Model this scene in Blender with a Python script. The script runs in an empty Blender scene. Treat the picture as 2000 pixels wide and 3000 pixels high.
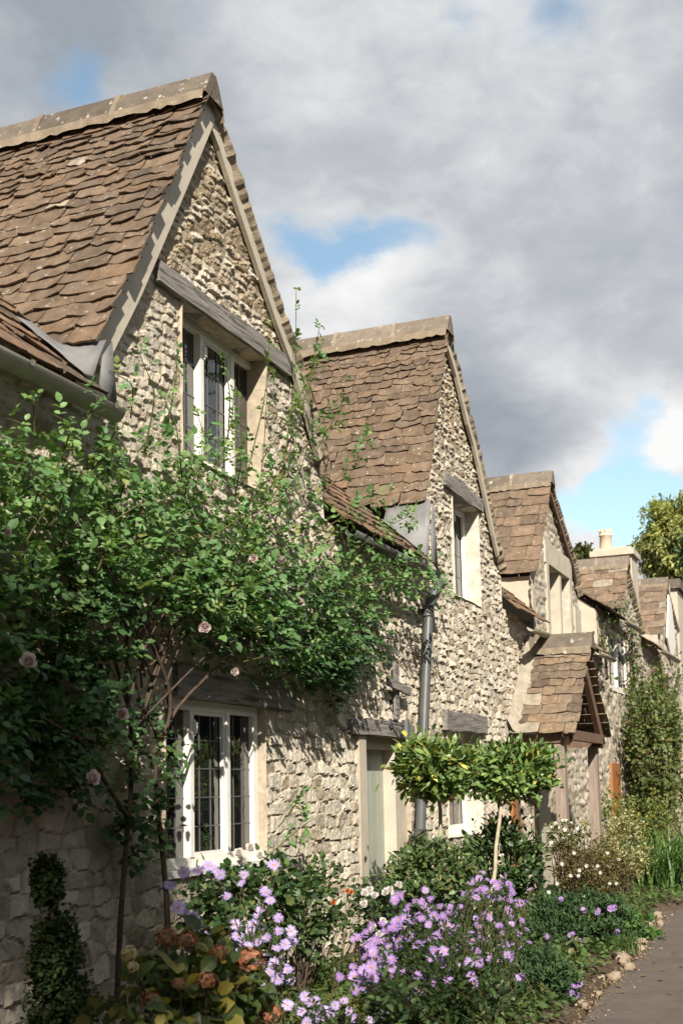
import bpy, math, random
import numpy as np
R_ = math.radians
rng = np.random.default_rng(7)
random.seed(7)
scn = bpy.context.scene
COL = scn.collection

# ------------------------------------------------------------------ camera
def _rot(yaw, pitch, roll):
    cy, sy = math.cos(yaw), math.sin(yaw); cp, sp = math.cos(pitch), math.sin(pitch)
    F = np.array([-sy*cp, cy*cp, sp]); R = np.array([cy, sy, 0.0]); U = np.cross(R, F)
    cr, sr = math.cos(roll), math.sin(roll)
    return cr*R+sr*U, -sr*R+cr*U, F
CR, CU, CF = _rot(R_(21.967), R_(6.587), R_(-1.1306))
FPX, SHY = 3638.238, 391.765
EYE = np.array([0, 0, 1.6])
cam_d = bpy.data.cameras.new('camera'); cam = bpy.data.objects.new('camera', cam_d); COL.objects.link(cam)
from mathutils import Matrix, Vector
m = Matrix.Identity(4)
for i in range(3):
    m[i][0], m[i][1], m[i][2], m[i][3] = CR[i], CU[i], -CF[i], EYE[i]
cam.matrix_world = m
cam_d.sensor_fit = 'HORIZONTAL'; cam_d.sensor_width = 24.0; cam_d.lens = FPX/2000*24
cam_d.shift_y = SHY/2000; cam_d.clip_end = 2000; cam_d.clip_start = 0.05
cam_d.dof.use_dof = True; cam_d.dof.focus_distance = 12.0; cam_d.dof.aperture_fstop = 3.4
scn.camera = cam
SC = 2000/1568
def ray(px, py): return CF+(px*SC-1000)/FPX*CR-(py*SC-1500-SHY)/FPX*CU
def onx(px, py, x=-4.4): d = ray(px, py); return EYE+d*((x-EYE[0])/d[0])
def ony(px, py, y): d = ray(px, py); return EYE+d*(y/d[1])
def onz(px, py, z=0.0): d = ray(px, py); return EYE+d*((z-1.6)/d[2])
def mpp(p): return float((np.asarray(p)-EYE)@CF)/(FPX/SC)      # metres per picture unit at a point

# ------------------------------------------------------------------ light
SUN = np.array([1.0, -1.85, 1.55]); SUN /= np.linalg.norm(SUN)     # towards the sun
sun_d = bpy.data.lights.new('sun', 'SUN'); sun_d.energy = 5.0; sun_d.angle = R_(0.5); sun_d.color = (1, 0.925, 0.81)
sun = bpy.data.objects.new('sun', sun_d); COL.objects.link(sun)
sun.rotation_euler = Vector(SUN).to_track_quat('Z', 'Y').to_euler()
scn.view_settings.view_transform = 'Standard'; scn.view_settings.look = 'None'
scn.view_settings.exposure = 0.76; scn.view_settings.gamma = 1.0
scn.cycles.use_adaptive_sampling = True; scn.cycles.use_denoising = True
scn.cycles.max_bounces = 6; scn.cycles.transparent_max_bounces = 6

world = bpy.data.worlds.new('World'); scn.world = world; world.use_nodes = True
def build_sky():
    nt = world.node_tree; N = nt.nodes; L = nt.links; N.clear()
    out = N.new('ShaderNodeOutputWorld'); bg = N.new('ShaderNodeBackground'); bg.inputs[1].default_value = 0.075
    L.new(bg.outputs[0], out.inputs[0])
    sky = N.new('ShaderNodeTexSky'); sky.sky_type = 'NISHITA'; sky.sun_disc = False
    sky.sun_elevation = math.asin(SUN[2]); sky.sun_rotation = math.atan2(SUN[0], SUN[1])
    tc = N.new('ShaderNodeTexCoord')
    def math_(op, a, b=None, clamp=False):
        n = N.new('ShaderNodeMath'); n.operation = op; n.use_clamp = clamp
        for i, v in enumerate((a, b)):
            if v is None: continue
            if isinstance(v, (int, float)): n.inputs[i].default_value = v
            else: L.new(v, n.inputs[i])
        return n.outputs[0]
    def vmath(op, a, b):
        n = N.new('ShaderNodeVectorMath'); n.operation = op
        for i, v in enumerate((a, b)):
            if isinstance(v, (tuple, list)): n.inputs[i].default_value = v
            else: L.new(v, n.inputs[i])
        return n
    def noise(vec, scale, detail, rough, loc=(0, 0, 0), dist=0.0):
        mp = N.new('ShaderNodeMapping'); mp.inputs[1].default_value = loc; mp.inputs[3].default_value = (1, 1, 1.7)
        L.new(vec, mp.inputs[0])
        n = N.new('ShaderNodeTexNoise'); n.inputs['Scale'].default_value = scale; n.inputs['Detail'].default_value = detail
        n.inputs['Roughness'].default_value = rough; n.inputs['Distortion'].default_value = dist
        L.new(mp.outputs[0], n.inputs['Vector']); return n
    d0 = tc.outputs['Generated']
    n1 = noise(d0, 8.0, 6, 0.6)
    w = vmath('SUBTRACT', n1.outputs['Color'], (0.5, 0.5, 0.5))
    w2 = vmath('MULTIPLY', w.outputs[0], (0.085, 0.085, 0.085))
    dd = vmath('NORMALIZE', vmath('ADD', d0, w2.outputs[0]).outputs[0], (0, 0, 0)).outputs[0]
    def blob(px, py, sig):
        v = ray(px, py); v = v/np.linalg.norm(v)
        dp = vmath('DOT_PRODUCT', dd, tuple(v)).outputs['Value']
        e = math_('MULTIPLY', math_('SUBTRACT', dp, 1.0), 1.0/sig**2)
        return math_('POWER', 2.718, e)
    def total(lst):
        acc = None
        for px, py, sig, a in lst:
            b = math_('MULTIPLY', blob(px, py, sig), a)
            acc = b if acc is None else math_('ADD', acc, b)
        return acc
    gaps = total([(175, 205, .019, 1.1), (30, 250, .02, .3), (1280, 35, .024, .9), (625, 535, .014, .8), (690, 552, .015, .9), (770, 560, .014, 1.0), (840, 556, .013, .8), (910, 560, .012, .8),
                  (980, 575, .011, .7), (695, 605, .009, .5), (1050, 20, .012, .4), (480, 30, .012, .35), (330, 150, .01, .3), (1480, 935, .012, .9), (1415, 1010, .016, .9), (1460, 1130, .022, 1.1), (1545, 1145, .02, 1.1), (1380, 1170, .02, 1.0), (1318, 1190, .013, .7), (1500, 1195, .02, .9),
                  (1040, 0, .02, .3), (400, 20, .02, .2), (1540, 1020, .018, -1.3), (1352, 1090, .014, -1.0), (1340, 1250, .015, -.9)])
    n2 = noise(d0, 9.0, 8, 0.6, (3.1, 1.7, .4), .3)
    n3 = noise(d0, 2.6, 5, 0.5, (1.3, 5.2, 2.), .2); n4 = noise(d0, 17., 6, 0.55, (2.3, 8.1, 5.), .4)
    g = math_('ADD', gaps, math_('MULTIPLY', math_('SUBTRACT', n2.outputs[0], 0.5), 0.8))
    rampg = N.new('ShaderNodeMapRange'); rampg.interpolation_type = 'SMOOTHSTEP'
    rampg.inputs[1].default_value = .22; rampg.inputs[2].default_value = 1.3
    L.new(g, rampg.inputs[0])
    # cloud shade: bright crowns, grey bases
    br = total([(850, 635, .045, .62), (690, 680, .05, .5), (1080, 665, .045, .4), (1530, 1010, .03, .7), (1370, 1095, .03, .5), (640, 130, .06, .35), (900, 180, .08, .3), (1250, 200, .07, .35), (1450, 850, .05, .3), (1270, 850, .035, .5), (1300, 1230, .05, .5)])
    dk = total([(1180, 1000, .05, .45), (1310, 1000, .045, .3), (1080, 880, .06, .2), (880, 440, .08, .35), (650, 400, .06, .28), (1250, 620, .08, .12), (1500, 450, .1, .08), (60, 60, .06, .35), (330, 30, .06, .3), (1480, 700, .07, .05)])
    sh = math_('ADD', math_('SUBTRACT', br, dk), math_('MULTIPLY', math_('SUBTRACT', n3.outputs[0], .5), .75))
    sh = math_('ADD', sh, math_('MULTIPLY', math_('SUBTRACT', n2.outputs[0], .5), 1.0))
    sh = math_('ADD', sh, math_('MULTIPLY', math_('SUBTRACT', n4.outputs[0], .5), .85))
    mr = N.new('ShaderNodeMapRange'); mr.inputs[1].default_value = -.6; mr.inputs[2].default_value = .75; L.new(sh, mr.inputs[0])
    cr = N.new('ShaderNodeValToRGB'); L.new(mr.outputs[0], cr.inputs[0])
    e = cr.color_ramp.elements
    k = SKYK
    e[0].position = 0; e[0].color = (.285*k, .315*k, .35*k, 1)
    e[1].position = 1; e[1].color = (.80*k, .795*k, .785*k, 1)
    e2 = e.new(.45); e2.color = (.45*k, .47*k, .50*k, 1)
    mixs = N.new('ShaderNodeMix'); mixs.data_type = 'RGBA'
    L.new(rampg.outputs[0], mixs.inputs[0]); L.new(cr.outputs[0], mixs.inputs[6])
    gain = vmath('MULTIPLY', sky.outputs[0], SKYGAIN)
    L.new(gain.outputs[0], mixs.inputs[7]); L.new(mixs.outputs[2], bg.inputs[0])
SKYK = 9.6; SKYGAIN = (1.75, 1.75, 1.5)
build_sky()

# ------------------------------------------------------------------ mesh helpers
class MB:
    def __init__(s): s.v = []; s.f3 = []; s.f4 = []; s.c = []; s.n = 0
    def add(s, v, f3=None, f4=None, col=(1, 1, 1)):
        v = np.asarray(v, float).reshape(-1, 3); s.v.append(v)
        if f3 is not None and len(f3): s.f3.append(np.asarray(f3, int)+s.n)
        if f4 is not None and len(f4): s.f4.append(np.asarray(f4, int)+s.n)
        c = np.asarray(col, float)
        if c.ndim == 1: c = np.tile(c, (len(v), 1))
        s.c.append(c); s.n += len(v); return s
    def box(s, a, b, col=(1, 1, 1), bev=0.0):
        a = np.minimum(a, b).astype(float), np.maximum(a, b).astype(float)
        lo, hi = a
        v = [(x, y, z) for x in (lo[0], hi[0]) for y in (lo[1], hi[1]) for z in (lo[2], hi[2])]
        s.add(v, None, [(0, 1, 3, 2), (4, 6, 7, 5), (0, 4, 5, 1), (2, 3, 7, 6), (0, 2, 6, 4), (1, 5, 7, 3)], col); return s
    def hexa(s, v8, col=(1, 1, 1)):
        s.add(v8, None, [(0, 1, 3, 2), (4, 6, 7, 5), (0, 4, 5, 1), (2, 3, 7, 6), (0, 2, 6, 4), (1, 5, 7, 3)], col); return s
    def tube(s, pts, rad, sides=6, col=(1, 1, 1), cap=True):
        pts = np.asarray(pts, float); n = len(pts)
        rad = np.broadcast_to(np.asarray(rad, float), (n,))
        t = np.gradient(pts, axis=0); t /= np.linalg.norm(t, axis=1)[:, None]+1e-9
        ref = np.array([0.31, 0.17, 0.93]) if abs(t[0][2]) < .9 else np.array([1., 0.1, 0])
        a = np.cross(t, ref); a /= np.linalg.norm(a, axis=1)[:, None]+1e-9; b = np.cross(t, a)
        th = np.arange(sides)*2*np.pi/sides
        v = pts[:, None, :]+rad[:, None, None]*(np.cos(th)[None, :, None]*a[:, None, :]+np.sin(th)[None, :, None]*b[:, None, :])
        i = np.arange(n-1)[:, None]*sides; j = np.arange(sides)[None, :]; k = (j+1) % sides
        f = np.stack([i+j, i+k, i+sides+k, i+sides+j], -1).reshape(-1, 4)
        s.add(v.reshape(-1, 3), None, f, col)
        if cap:
            for base, o in ((0, 1), (n-1, -1)):
                c0 = s.n; ring = v[base]
                s.add(np.vstack([ring, pts[base]]), [(j_, (j_+1) % sides, sides)[::o] for j_ in range(sides)], None, col)
        return s
    def build(s, name, mat, parent=None, smooth=False):
        me = bpy.data.meshes.new(name)
        V = np.concatenate(s.v) if s.v else np.zeros((0, 3)); C = np.concatenate(s.c)
        f3 = np.concatenate(s.f3) if s.f3 else np.zeros((0, 3), int); f4 = np.concatenate(s.f4) if s.f4 else np.zeros((0, 4), int)
        me.vertices.add(len(V)); me.vertices.foreach_set('co', V.astype(np.float32).ravel())
        nl = f3.size+f4.size; me.loops.add(nl); me.loops.foreach_set('vertex_index', np.concatenate([f3.ravel(), f4.ravel()]).astype(np.int32))
        npoly = len(f3)+len(f4); me.polygons.add(npoly)
        ls = np.concatenate([np.arange(len(f3))*3, f3.size+np.arange(len(f4))*4]).astype(np.int32)
        me.polygons.foreach_set('loop_start', ls)
        me.polygons.foreach_set('use_smooth', np.full(npoly, smooth, bool))
        ca = me.color_attributes.new('col', 'FLOAT_COLOR', 'POINT')
        ca.data.foreach_set('color', np.hstack([C, np.ones((len(C), 1))]).astype(np.float32).ravel())
        me.update(calc_edges=True); me.validate()
        if mat: me.materials.append(mat)
        o = bpy.data.objects.new(name, me); COL.objects.link(o)
        if parent: o.parent = parent
        return o
def tag(o, label=None, cat=None, group=None, kind=None):
    if label: o['label'] = label
    if cat: o['category'] = cat
    if group: o['group'] = group
    if kind: o['kind'] = kind
    return o
def thing(name, label, cat, loc=(0, 0, 0), group=None):
    o = bpy.data.objects.new(name, None); COL.objects.link(o); o.empty_display_size = .2
    return tag(o, label, cat, group)           # at the origin: its parts are given in world metres
def unit(v): v = np.asarray(v, float); return v/(np.linalg.norm(v, axis=-1, keepdims=True)+1e-9)
# value noise
def _h(ix, iy, seed):
    n = (ix.astype(np.int64)*374761393+iy.astype(np.int64)*668265263+seed*1442695041) & 0x7fffffff
    n = ((n ^ (n >> 13))*1274126177) & 0x7fffffff
    return ((n ^ (n >> 16)) & 0xffff)/65535.0
def vnoise(x, y, seed=0):
    x0 = np.floor(x); y0 = np.floor(y); fx = x-x0; fy = y-y0; fx = fx*fx*(3-2*fx); fy = fy*fy*(3-2*fy)
    a = _h(x0, y0, seed); b = _h(x0+1, y0, seed); c = _h(x0, y0+1, seed); d = _h(x0+1, y0+1, seed)
    return (a*(1-fx)+b*fx)*(1-fy)+(c*(1-fx)+d*fx)*fy
def fbm(x, y, seed=0, o=4):
    t = 0; a = .5
    for i in range(o): t = t+a*vnoise(x*2**i, y*2**i, seed+i*17); a *= .5
    return t
def sstep(a, b, x): t = np.clip((x-a)/(b-a), 0, 1); return t*t*(3-2*t)

# ------------------------------------------------------------------ materials
def mat(name, base=(.5, .5, .5), rough=.8, attr=True, nscale=6., namt=.35, bump=0., bscale=40., spec=.3, metal=0., spots=None, coat=0., stretch=None, dark=None):
    M = bpy.data.materials.new(name); M.use_nodes = True; nt = M.node_tree; N = nt.nodes; L = nt.links
    b = N['Principled BSDF']; b.inputs['Roughness'].default_value = rough; b.inputs['Specular IOR Level'].default_value = spec
    b.inputs['Metallic'].default_value = metal
    tc = N.new('ShaderNodeTexCoord'); vec = tc.outputs['Object']
    if stretch:
        mp = N.new('ShaderNodeMapping'); mp.inputs[3].default_value = stretch; L.new(vec, mp.inputs[0]); vec = mp.outputs[0]
    nz = N.new('ShaderNodeTexNoise'); nz.inputs['Scale'].default_value = nscale; nz.inputs['Detail'].default_value = 6; nz.inputs['Roughness'].default_value = .65
    L.new(vec, nz.inputs['Vector'])
    mr = N.new('ShaderNodeMapRange'); mr.inputs[1].default_value = .25; mr.inputs[2].default_value = .75
    mr.inputs[3].default_value = 1-namt; mr.inputs[4].default_value = 1+namt; L.new(nz.outputs[0], mr.inputs[0])
    mul = N.new('ShaderNodeVectorMath'); mul.operation = 'SCALE'; L.new(mr.outputs[0], mul.inputs['Scale'])
    if attr:
        at = N.new('ShaderNodeAttribute'); at.attribute_name = 'col'
        m2 = N.new('ShaderNodeVectorMath'); m2.operation = 'MULTIPLY'; m2.inputs[1].default_value = base
        L.new(at.outputs['Color'], m2.inputs[0]); L.new(m2.outputs[0], mul.inputs[0])
    else: mul.inputs[0].default_value = base
    colo = mul.outputs[0]
    for sp in (spots or []):
        (sc, lo, hi, c, f) = sp
        n2 = N.new('ShaderNodeTexNoise'); n2.inputs['Scale'].default_value = sc; n2.inputs['Detail'].default_value = 5; n2.inputs['Roughness'].default_value = .7
        L.new(vec, n2.inputs['Vector'])
        r2 = N.new('ShaderNodeMapRange'); r2.inputs[1].default_value = lo; r2.inputs[2].default_value = hi; r2.inputs[4].default_value = f; L.new(n2.outputs[0], r2.inputs[0])
        mx = N.new('ShaderNodeMix'); mx.data_type = 'RGBA'; L.new(r2.outputs[0], mx.inputs[0]); L.new(colo, mx.inputs[6]); mx.inputs[7].default_value = (*c, 1)
        colo = mx.outputs[2]
    L.new(colo, b.inputs['Base Color'])
    if bump:
        n3 = N.new('ShaderNodeTexNoise'); n3.inputs['Scale'].default_value = bscale; n3.inputs['Detail'].default_value = 8; n3.inputs['Roughness'].default_value = .7
        L.new(vec, n3.inputs['Vector'])
        bp = N.new('ShaderNodeBump'); bp.inputs['Strength'].default_value = 1.0; bp.inputs['Distance'].default_value = bump
        L.new(n3.outputs[0], bp.inputs['Height']); L.new(bp.outputs[0], b.inputs['Normal'])
    return M
def leafmat(name, trans=.35, rough=.45, spec=.35, namt=.2, base=(.78, .78, .78), tint=(1.15, 1.3, .6)):
    M = mat(name, base, rough, True, 9., namt, 0, spec=spec); nt = M.node_tree; N = nt.nodes; L = nt.links
    b = N['Principled BSDF']; out = N['Material Output']
    tr = N.new('ShaderNodeBsdfTranslucent'); src = b.inputs['Base Color'].links[0].from_socket
    hs = N.new('ShaderNodeVectorMath'); hs.operation = 'MULTIPLY'; hs.inputs[1].default_value = tint; L.new(src, hs.inputs[0]); L.new(hs.outputs[0], tr.inputs[0])
    mx = N.new('ShaderNodeMixShader'); mx.inputs[0].default_value = trans; L.new(b.outputs[0], mx.inputs[1]); L.new(tr.outputs[0], mx.inputs[2]); L.new(mx.outputs[0], out.inputs[0])
    return M
STONE = mat('rubble limestone', (.76, .735, .70), .95, True, 14, .28, .006, 70, .15, spots=[(5., .60, .75, (.10, .085, .07), .45), (26., .64, .72, (.55, .53, .48), .5)])
ASHLAR = mat('smooth limestone', (.47, .42, .335), .9, True, 5, .18, .003, 60, .2, spots=[(8., .6, .75, (.25, .21, .16), .4)])
FILLET = mat('weathered mortar', (.33, .29, .23), .95, True, 9, .35, .01, 30, .1, spots=[(14., .62, .7, (.6, .57, .5), .5)])
RENDER = mat('old lime render', (.50, .44, .35), .95, True, 2.5, .22, .006, 18, .15, spots=[(3., .55, .7, (.32, .27, .20), .55)])
TILE = mat('stone roof slates', (.8, .8, .8), .92, True, 9, .42, .009, 45, .2, spots=[(3., .52, .72, (.075, .06, .047), .35), (6., .6, .7, (.21, .18, .13), .5), (19., .61, .67, (.45, .42, .36), .65)])
RIDGE = mat('stone ridge', (.135, .112, .088), .95, True, 8, .3, .008, 40, .15, spots=[(11., .60, .68, (.6, .57, .5), .7), (5., .6, .7, (.1, .085, .07), .5)])
GREYWOOD = mat('weathered oak', (.245, .225, .205), .85, True, 3.5, .5, .014, 7, .2, stretch=(7, .5, 7), spots=[(4., .52, .6, (.055, .048, .042), .75), (9., .6, .7, (.34, .31, .28), .5)])
BOARD = mat('grey painted board', (.47, .42, .34), .8, True, 4, .15, .002, 30, .25, spots=[(7., .63, .72, (.3, .24, .17), .5)])
WHITE = mat('white window paint', (.74, .71, .65), .5, True, 6, .1, .001, 60, .4, spots=[(9., .66, .75, (.45, .4, .33), .5)])
DOORP = mat('sage door paint', (.33, .345, .29), .5, True, 6, .08, .001, 60, .4)
BROWN = mat('brown timber', (.16, .10, .072), .8, True, 5, .35, .004, 14, .2, stretch=(5, 5, .5))
POSTW = mat('weathered brown post', (.27, .215, .175), .85, True, 5, .35, .005, 14, .2, stretch=(5, 5, .5))
ORANGE = mat('orange oak door', (.33, .14, .05), .55, True, 5, .3, .002, 14, .35, stretch=(5, 5, .5))
LEAD = mat('lead sheet', (.165, .163, .162), .6, True, 4, .3, .004, 14, .4, metal=.1)
IRON = mat('grey iron', (.085, .085, .085), .5, True, 8, .25, .001, 50, .5)
GUTTER = mat('gutter paint', (.27, .245, .18), .45, True, 6, .25, .001, 50, .5)
PIPE = mat('grey downpipe', (.085, .088, .088), .45, True, 6, .2, .001, 60, .5)
DARK = mat('dark hollow', (.02, .017, .014), .9, False, 4, .2)
CAME = mat('lead came', (.16, .16, .16), .5, True, 6, .1, metal=.5)
CLAY = mat('clay pot', (.62, .50, .36), .85, True, 6, .2, .003, 40)
PATH = mat('asphalt path', (.11, .09, .075), .9, False, 3, .18, .004, 180, .3, spots=[(60., .60, .7, (.2, .18, .15), .6), (1.3, .5, .62, (.075, .062, .052), .6), (3.7, .6, .66, (.15, .13, .11), .5)])
SOIL = mat('garden soil', (.085, .06, .042), .95, False, 6, .5, .03, 16, .1, spots=[(22., .6, .66, (.3, .25, .18), .7)])
EARTH = mat('earth', (.08, .09, .04), .95, False, 2, .4, .02, 10, .1)
ROCK = mat('edging stone', (.27, .22, .165), .95, True, 10, .35, .01, 30, .1)
BARK = mat('bark', (.075, .055, .04), .9, True, 12, .4, .004, 30, .15)
PALEBARK = mat('pale bark', (.36, .31, .22), .9, True, 12, .35, .003, 30, .15)
LEAF = leafmat('leaf'); GLOSSY = leafmat('glossy leaf', .2, .42, .4); PETAL = leafmat('petal', .3, .6, .2, .08, (.9, .9, .9), (1, .98, .96)); DULL = leafmat('fine leaf', .25, .7, .15)
def glass():
    M = mat('dark window glass', (.012, .012, .012), .03, False, 3, .2, 0, spec=.6)
    N = M.node_tree.nodes; L = M.node_tree.links; b = N['Principled BSDF']
    n = N.new('ShaderNodeTexNoise'); n.inputs['Scale'].default_value = 5; bp = N.new('ShaderNodeBump'); bp.inputs['Distance'].default_value = .004
    tc = N.new('ShaderNodeTexCoord'); L.new(tc.outputs['Object'], n.inputs['Vector']); L.new(n.outputs[0], bp.inputs['Height']); L.new(bp.outputs[0], b.inputs['Normal'])
    b.inputs['IOR'].default_value = 1.85
    return M
GLASS = glass()

# ------------------------------------------------------------------ the setting
def sheet(name, pts, z, m_):
    b = MB(); b.add([(x, y, z) for x, y in pts], [(0, i, i+1) for i in range(1, len(pts)-1)], None); o = b.build(name, m_); tag(o, kind='structure'); return o
sheet('ground', [(-300, -200), (300, -200), (300, 400), (-300, 400)], -.03, EARTH)
pe = [(-1.75, -3), (-1.72, 4), (-1.76, 8.5), (-1.84, 9.5), (-1.88, 10.8), (-1.93, 12.5), (-2.15, 15.3), (-2.25, 16.2), (-1.9, 16.9), (-1.2, 17.2), (-.6, 19), (-.4, 26), (-.4, 60)]
b = MB()
n_ = len(pe); v = [(x, y, -.005) for x, y in pe]+[(3.2, y, -.005) for x, y in pe]
b.add(v, None, [(i, n_+i, n_+i+1, i+1) for i in range(n_-1)]); tag(b.build('path', PATH), kind='structure')
def soil_bed():
    b = MB(); ys = np.concatenate([np.arange(-3, 4, .5), np.arange(4, 20, .09), np.arange(20, 60, .8)])
    ex = np.interp(ys, [p[1] for p in pe], [p[0] for p in pe]); nx = 34
    t = np.linspace(0, 1, nx)
    X = ex[:, None]+.02+fbm(ys*3, ys*0, 3)[:, None]*.1-t[None]*(ex[:, None]+4.6); Y = np.repeat(ys[:, None], nx, 1)
    Z = -.03+.11*sstep(0, .12, t)[None]+.10*(fbm(X*4, Y*4, 5)-.5)*sstep(0, .1, t)[None]+.05*(fbm(X*17, Y*17, 9)-.5)*sstep(0, .06, t)[None]
    i = np.arange(len(ys)-1)[:, None]*nx; j = np.arange(nx-1)[None]
    b.add(np.stack([X, Y, Z], -1).reshape(-1, 3), None, np.stack([i+j, i+j+1, i+nx+j+1, i+nx+j], -1).reshape(-1, 4))
    tag(b.build('flower_bed_soil', SOIL, None, True), kind='structure')
soil_bed()

# ------------------------------------------------------------------ cottages
XW = -4.4
def rubble(b, ys, zs, top, openings, x0=XW, seed=1, ampf=None, style=None, tone=None, flats=()):
    """a rubble stone wall face: every vertex of the grid is pushed out by the stone it lies on"""
    Y, Z = np.meshgrid(ys, zs, indexing='ij')
    wy = Y+.06*(fbm(Y*2.3, Z*2.3, seed+1)-.5)+.045*(fbm(Y*9, Z*9, seed+2)-.5)
    wz = Z+.10*(fbm(Y*1.2, Z*1.2, seed+3)-.5)+.045*(fbm(Y*5, Z*7, seed+4)-.5)
    zz = np.arange(-1, 10, .02); hz = np.interp(zz, *(style or ((-1, 2.2, 2.8, 4.6, 5.2, 7.5), (.12, .115, .09, .08, .066, .058))))
    cum = np.concatenate([[0], np.cumsum(.02/hz[:-1])]); V_ = np.interp(wz, zz, cum); H_ = np.interp(Z, zz, hz)
    wd = (.215 if style is None else .29); U_ = wy/wd
    cj = np.floor(V_); f1 = np.full(Y.shape, 9.); f2 = f1.copy(); sx = f1*0; sy = f1*0; tx = f1*0; ty = f1*0; si = f1*0
    for dj in (-1, 0, 1):
        rj = cj+dj; off = _h(rj, rj*0+5, seed+31); ci = np.floor(U_-off)
        for di in (-2, -1, 0, 1, 2):
            ii = ci+di; a1 = _h(ii, rj, seed+32); a2 = _h(ii, rj, seed+33); a3 = _h(ii, rj, seed+34)
            px_ = ii+off+.5+(a1-.5)*.85; py_ = rj+.5+(a2-.5)*.28
            dd = (U_-px_)**2+((V_-py_)*1.05)**2-.22*a3*a3
            n1 = dd < f1; n2 = (~n1) & (dd < f2)
            f2 = np.where(n1, f1, np.where(n2, dd, f2)); tx = np.where(n1, sx, np.where(n2, px_, tx)); ty = np.where(n1, sy, np.where(n2, py_, ty))
            f1 = np.where(n1, dd, f1); sx = np.where(n1, px_, sx); sy = np.where(n1, py_, sy); si = np.where(n1, ii*911+rj*131, si)
    r1 = _h(si, si*0+seed, 11); r2 = _h(si, si*0+seed, 12); r3 = _h(si, si*0+seed, 13); r4 = _h(si, si*0+seed, 14); r5 = _h(si, si*0+seed, 15)
    e = (f2-f1)/(2*np.hypot((sx-tx), (sy-ty))+1e-6)*H_*1.15-.001-.004*r4
    e = e+.014*(fbm(Y*26, Z*26, seed+6)-.5)
    amp = ampf(Y, Z) if ampf else .04
    prof = np.clip(e/(.005+.010*r3), 0, 1)**.7
    body = (.35+.85*r1)+(r2-.65)*1.9*(V_-sy)+(r3-.5)*1.7*(U_-sx)
    h = amp*prof*np.clip(body, .12, 1.7)
    h += prof*amp*.85*(fbm(Y*30, Z*11, seed+7, 3)-.5)+prof*amp*.6*(fbm(Y*62, Z*48, seed+8, 2)-.5)
    h += amp*.6*(fbm(Y*10, Z*8, seed+9, 3)-.5)*prof+.007*(fbm(Y*40, Z*40, seed+10, 2)-.5)
    h += .05*(fbm(Y*.5, Z*.5, seed+5)-.5)
    topv = np.array([top(y) for y in ys])
    Zc = np.minimum(Z, topv[:, None])
    X = x0+h
    for (a, c, d, g) in flats:
        inside = (Y > a-.01) & (Y < c+.01) & (Z > d-.01) & (Z < g+.01); X = np.where(inside, np.minimum(X, x0+.015), X)
    for (a, c, d, g) in openings:            # dress the stones next to an opening
        inside = (Y > a-.03) & (Y < c+.03) & (Z > d-.03) & (Z < g+.03)
        X = np.where(inside, np.minimum(X, x0+.02), X)
    # colour of each stone
    t = (tone(Y, Z) if tone else 0*Y)[..., None]
    pale = np.array([.64, .59, .505]); tan = np.array([.42, .335, .225]); grey = np.array([.54, .515, .465]); dk = np.array([.25, .185, .12])
    c = pale*(1-r4[..., None])+np.where((r5 > .6)[..., None], grey, pale*.94)*r4[..., None]
    warm = np.clip(t*1.1+(r2[..., None]-.62)*1.2, 0, 1)
    c = c*(1-warm)+tan*warm
    c = np.where((r3 > .93)[..., None], dk*(.5+.5*t)+c*.5*(1-t), c)
    c = c*(.82+.36*r1[..., None])
    mort = np.array([.46, .40, .31])*(1-.35*t)
    pm = np.clip(prof, 0, 1)[..., None]**.7
    c = mort*(1-pm)+c*pm
    ny, nz = Y.shape
    V = np.stack([X, Y, Zc], -1).reshape(-1, 3)
    i = np.arange(ny-1)[:, None]*nz; j = np.arange(nz-1)[None]
    f = np.stack([i+j, i+nz+j, i+nz+j+1, i+j+1], -1).reshape(-1, 4)
    yc = ((ys[1:]+ys[:-1])/2)[:, None]+0*j; zc = ((zs[1:]+zs[:-1])/2)[None]+0*i
    keep = (zs[:-1][None] < np.maximum(topv[1:], topv[:-1])[:, None]-.001)
    for (a, c_, d, g) in openings: keep &= ~((yc > a) & (yc < c_) & (zc > d) & (zc < g))
    b.add(V, None, f[keep.ravel()], c.reshape(-1, 3))
def grid(a, b_, step, marks=()):
    g = np.arange(a, b_, step); ms = [m_ for m_ in marks if a < m_ < b_]
    for m_ in ms: g = g[np.abs(g-m_) > step*.45]
    return np.unique(np.concatenate([g, ms, [b_]]))
def reveal(b, o, x0=XW, depth=.2, col=(.56, .49, .39), sill=True):
    a, c, d, g = o; xi = x0-depth; xo = x0+.03
    def strip(p, q, r, s, nseg, axis_noise):      # rough plastered side, subdivided
        pts = []; 
        for k in range(nseg+1):
            t = k/nseg; jj = .014*(random.random()-.5)
            A = np.array(p)*(1-t)+np.array(q)*t; B = np.array(r)*(1-t)+np.array(s)*t
            A = A+np.array(axis_noise)*jj; pts += [A, (A*.5+B*.5)+np.array(axis_noise)*jj*.5, B]
        fs = []
        for k in range(nseg):
            for u in range(2): fs.append((k*3+u, k*3+u+1, k*3+u+4, k*3+u+3))
        cc = np.array(col)*(.9+.2*np.random.default_rng(3).random((len(pts), 1)))
        b.add(pts, None, fs, cc)
    n = max(3, int((g-d)/.13))
    strip((xo, c, d), (xo, c, g), (xi, c, d), (xi, c, g), n, (0, 1, 0)); strip((xo, a, d), (xo, a, g), (xi, a, d), (xi, a, g), n, (0, -1, 0))
    strip((xo, a, g), (xo, c, g), (xi, a, g), (xi, c, g), n, (0, 0, 1)); strip((xo, a, d), (xo, c, d), (xi, a, d), (xi, c, d), n, (0, 0, 1))

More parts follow.
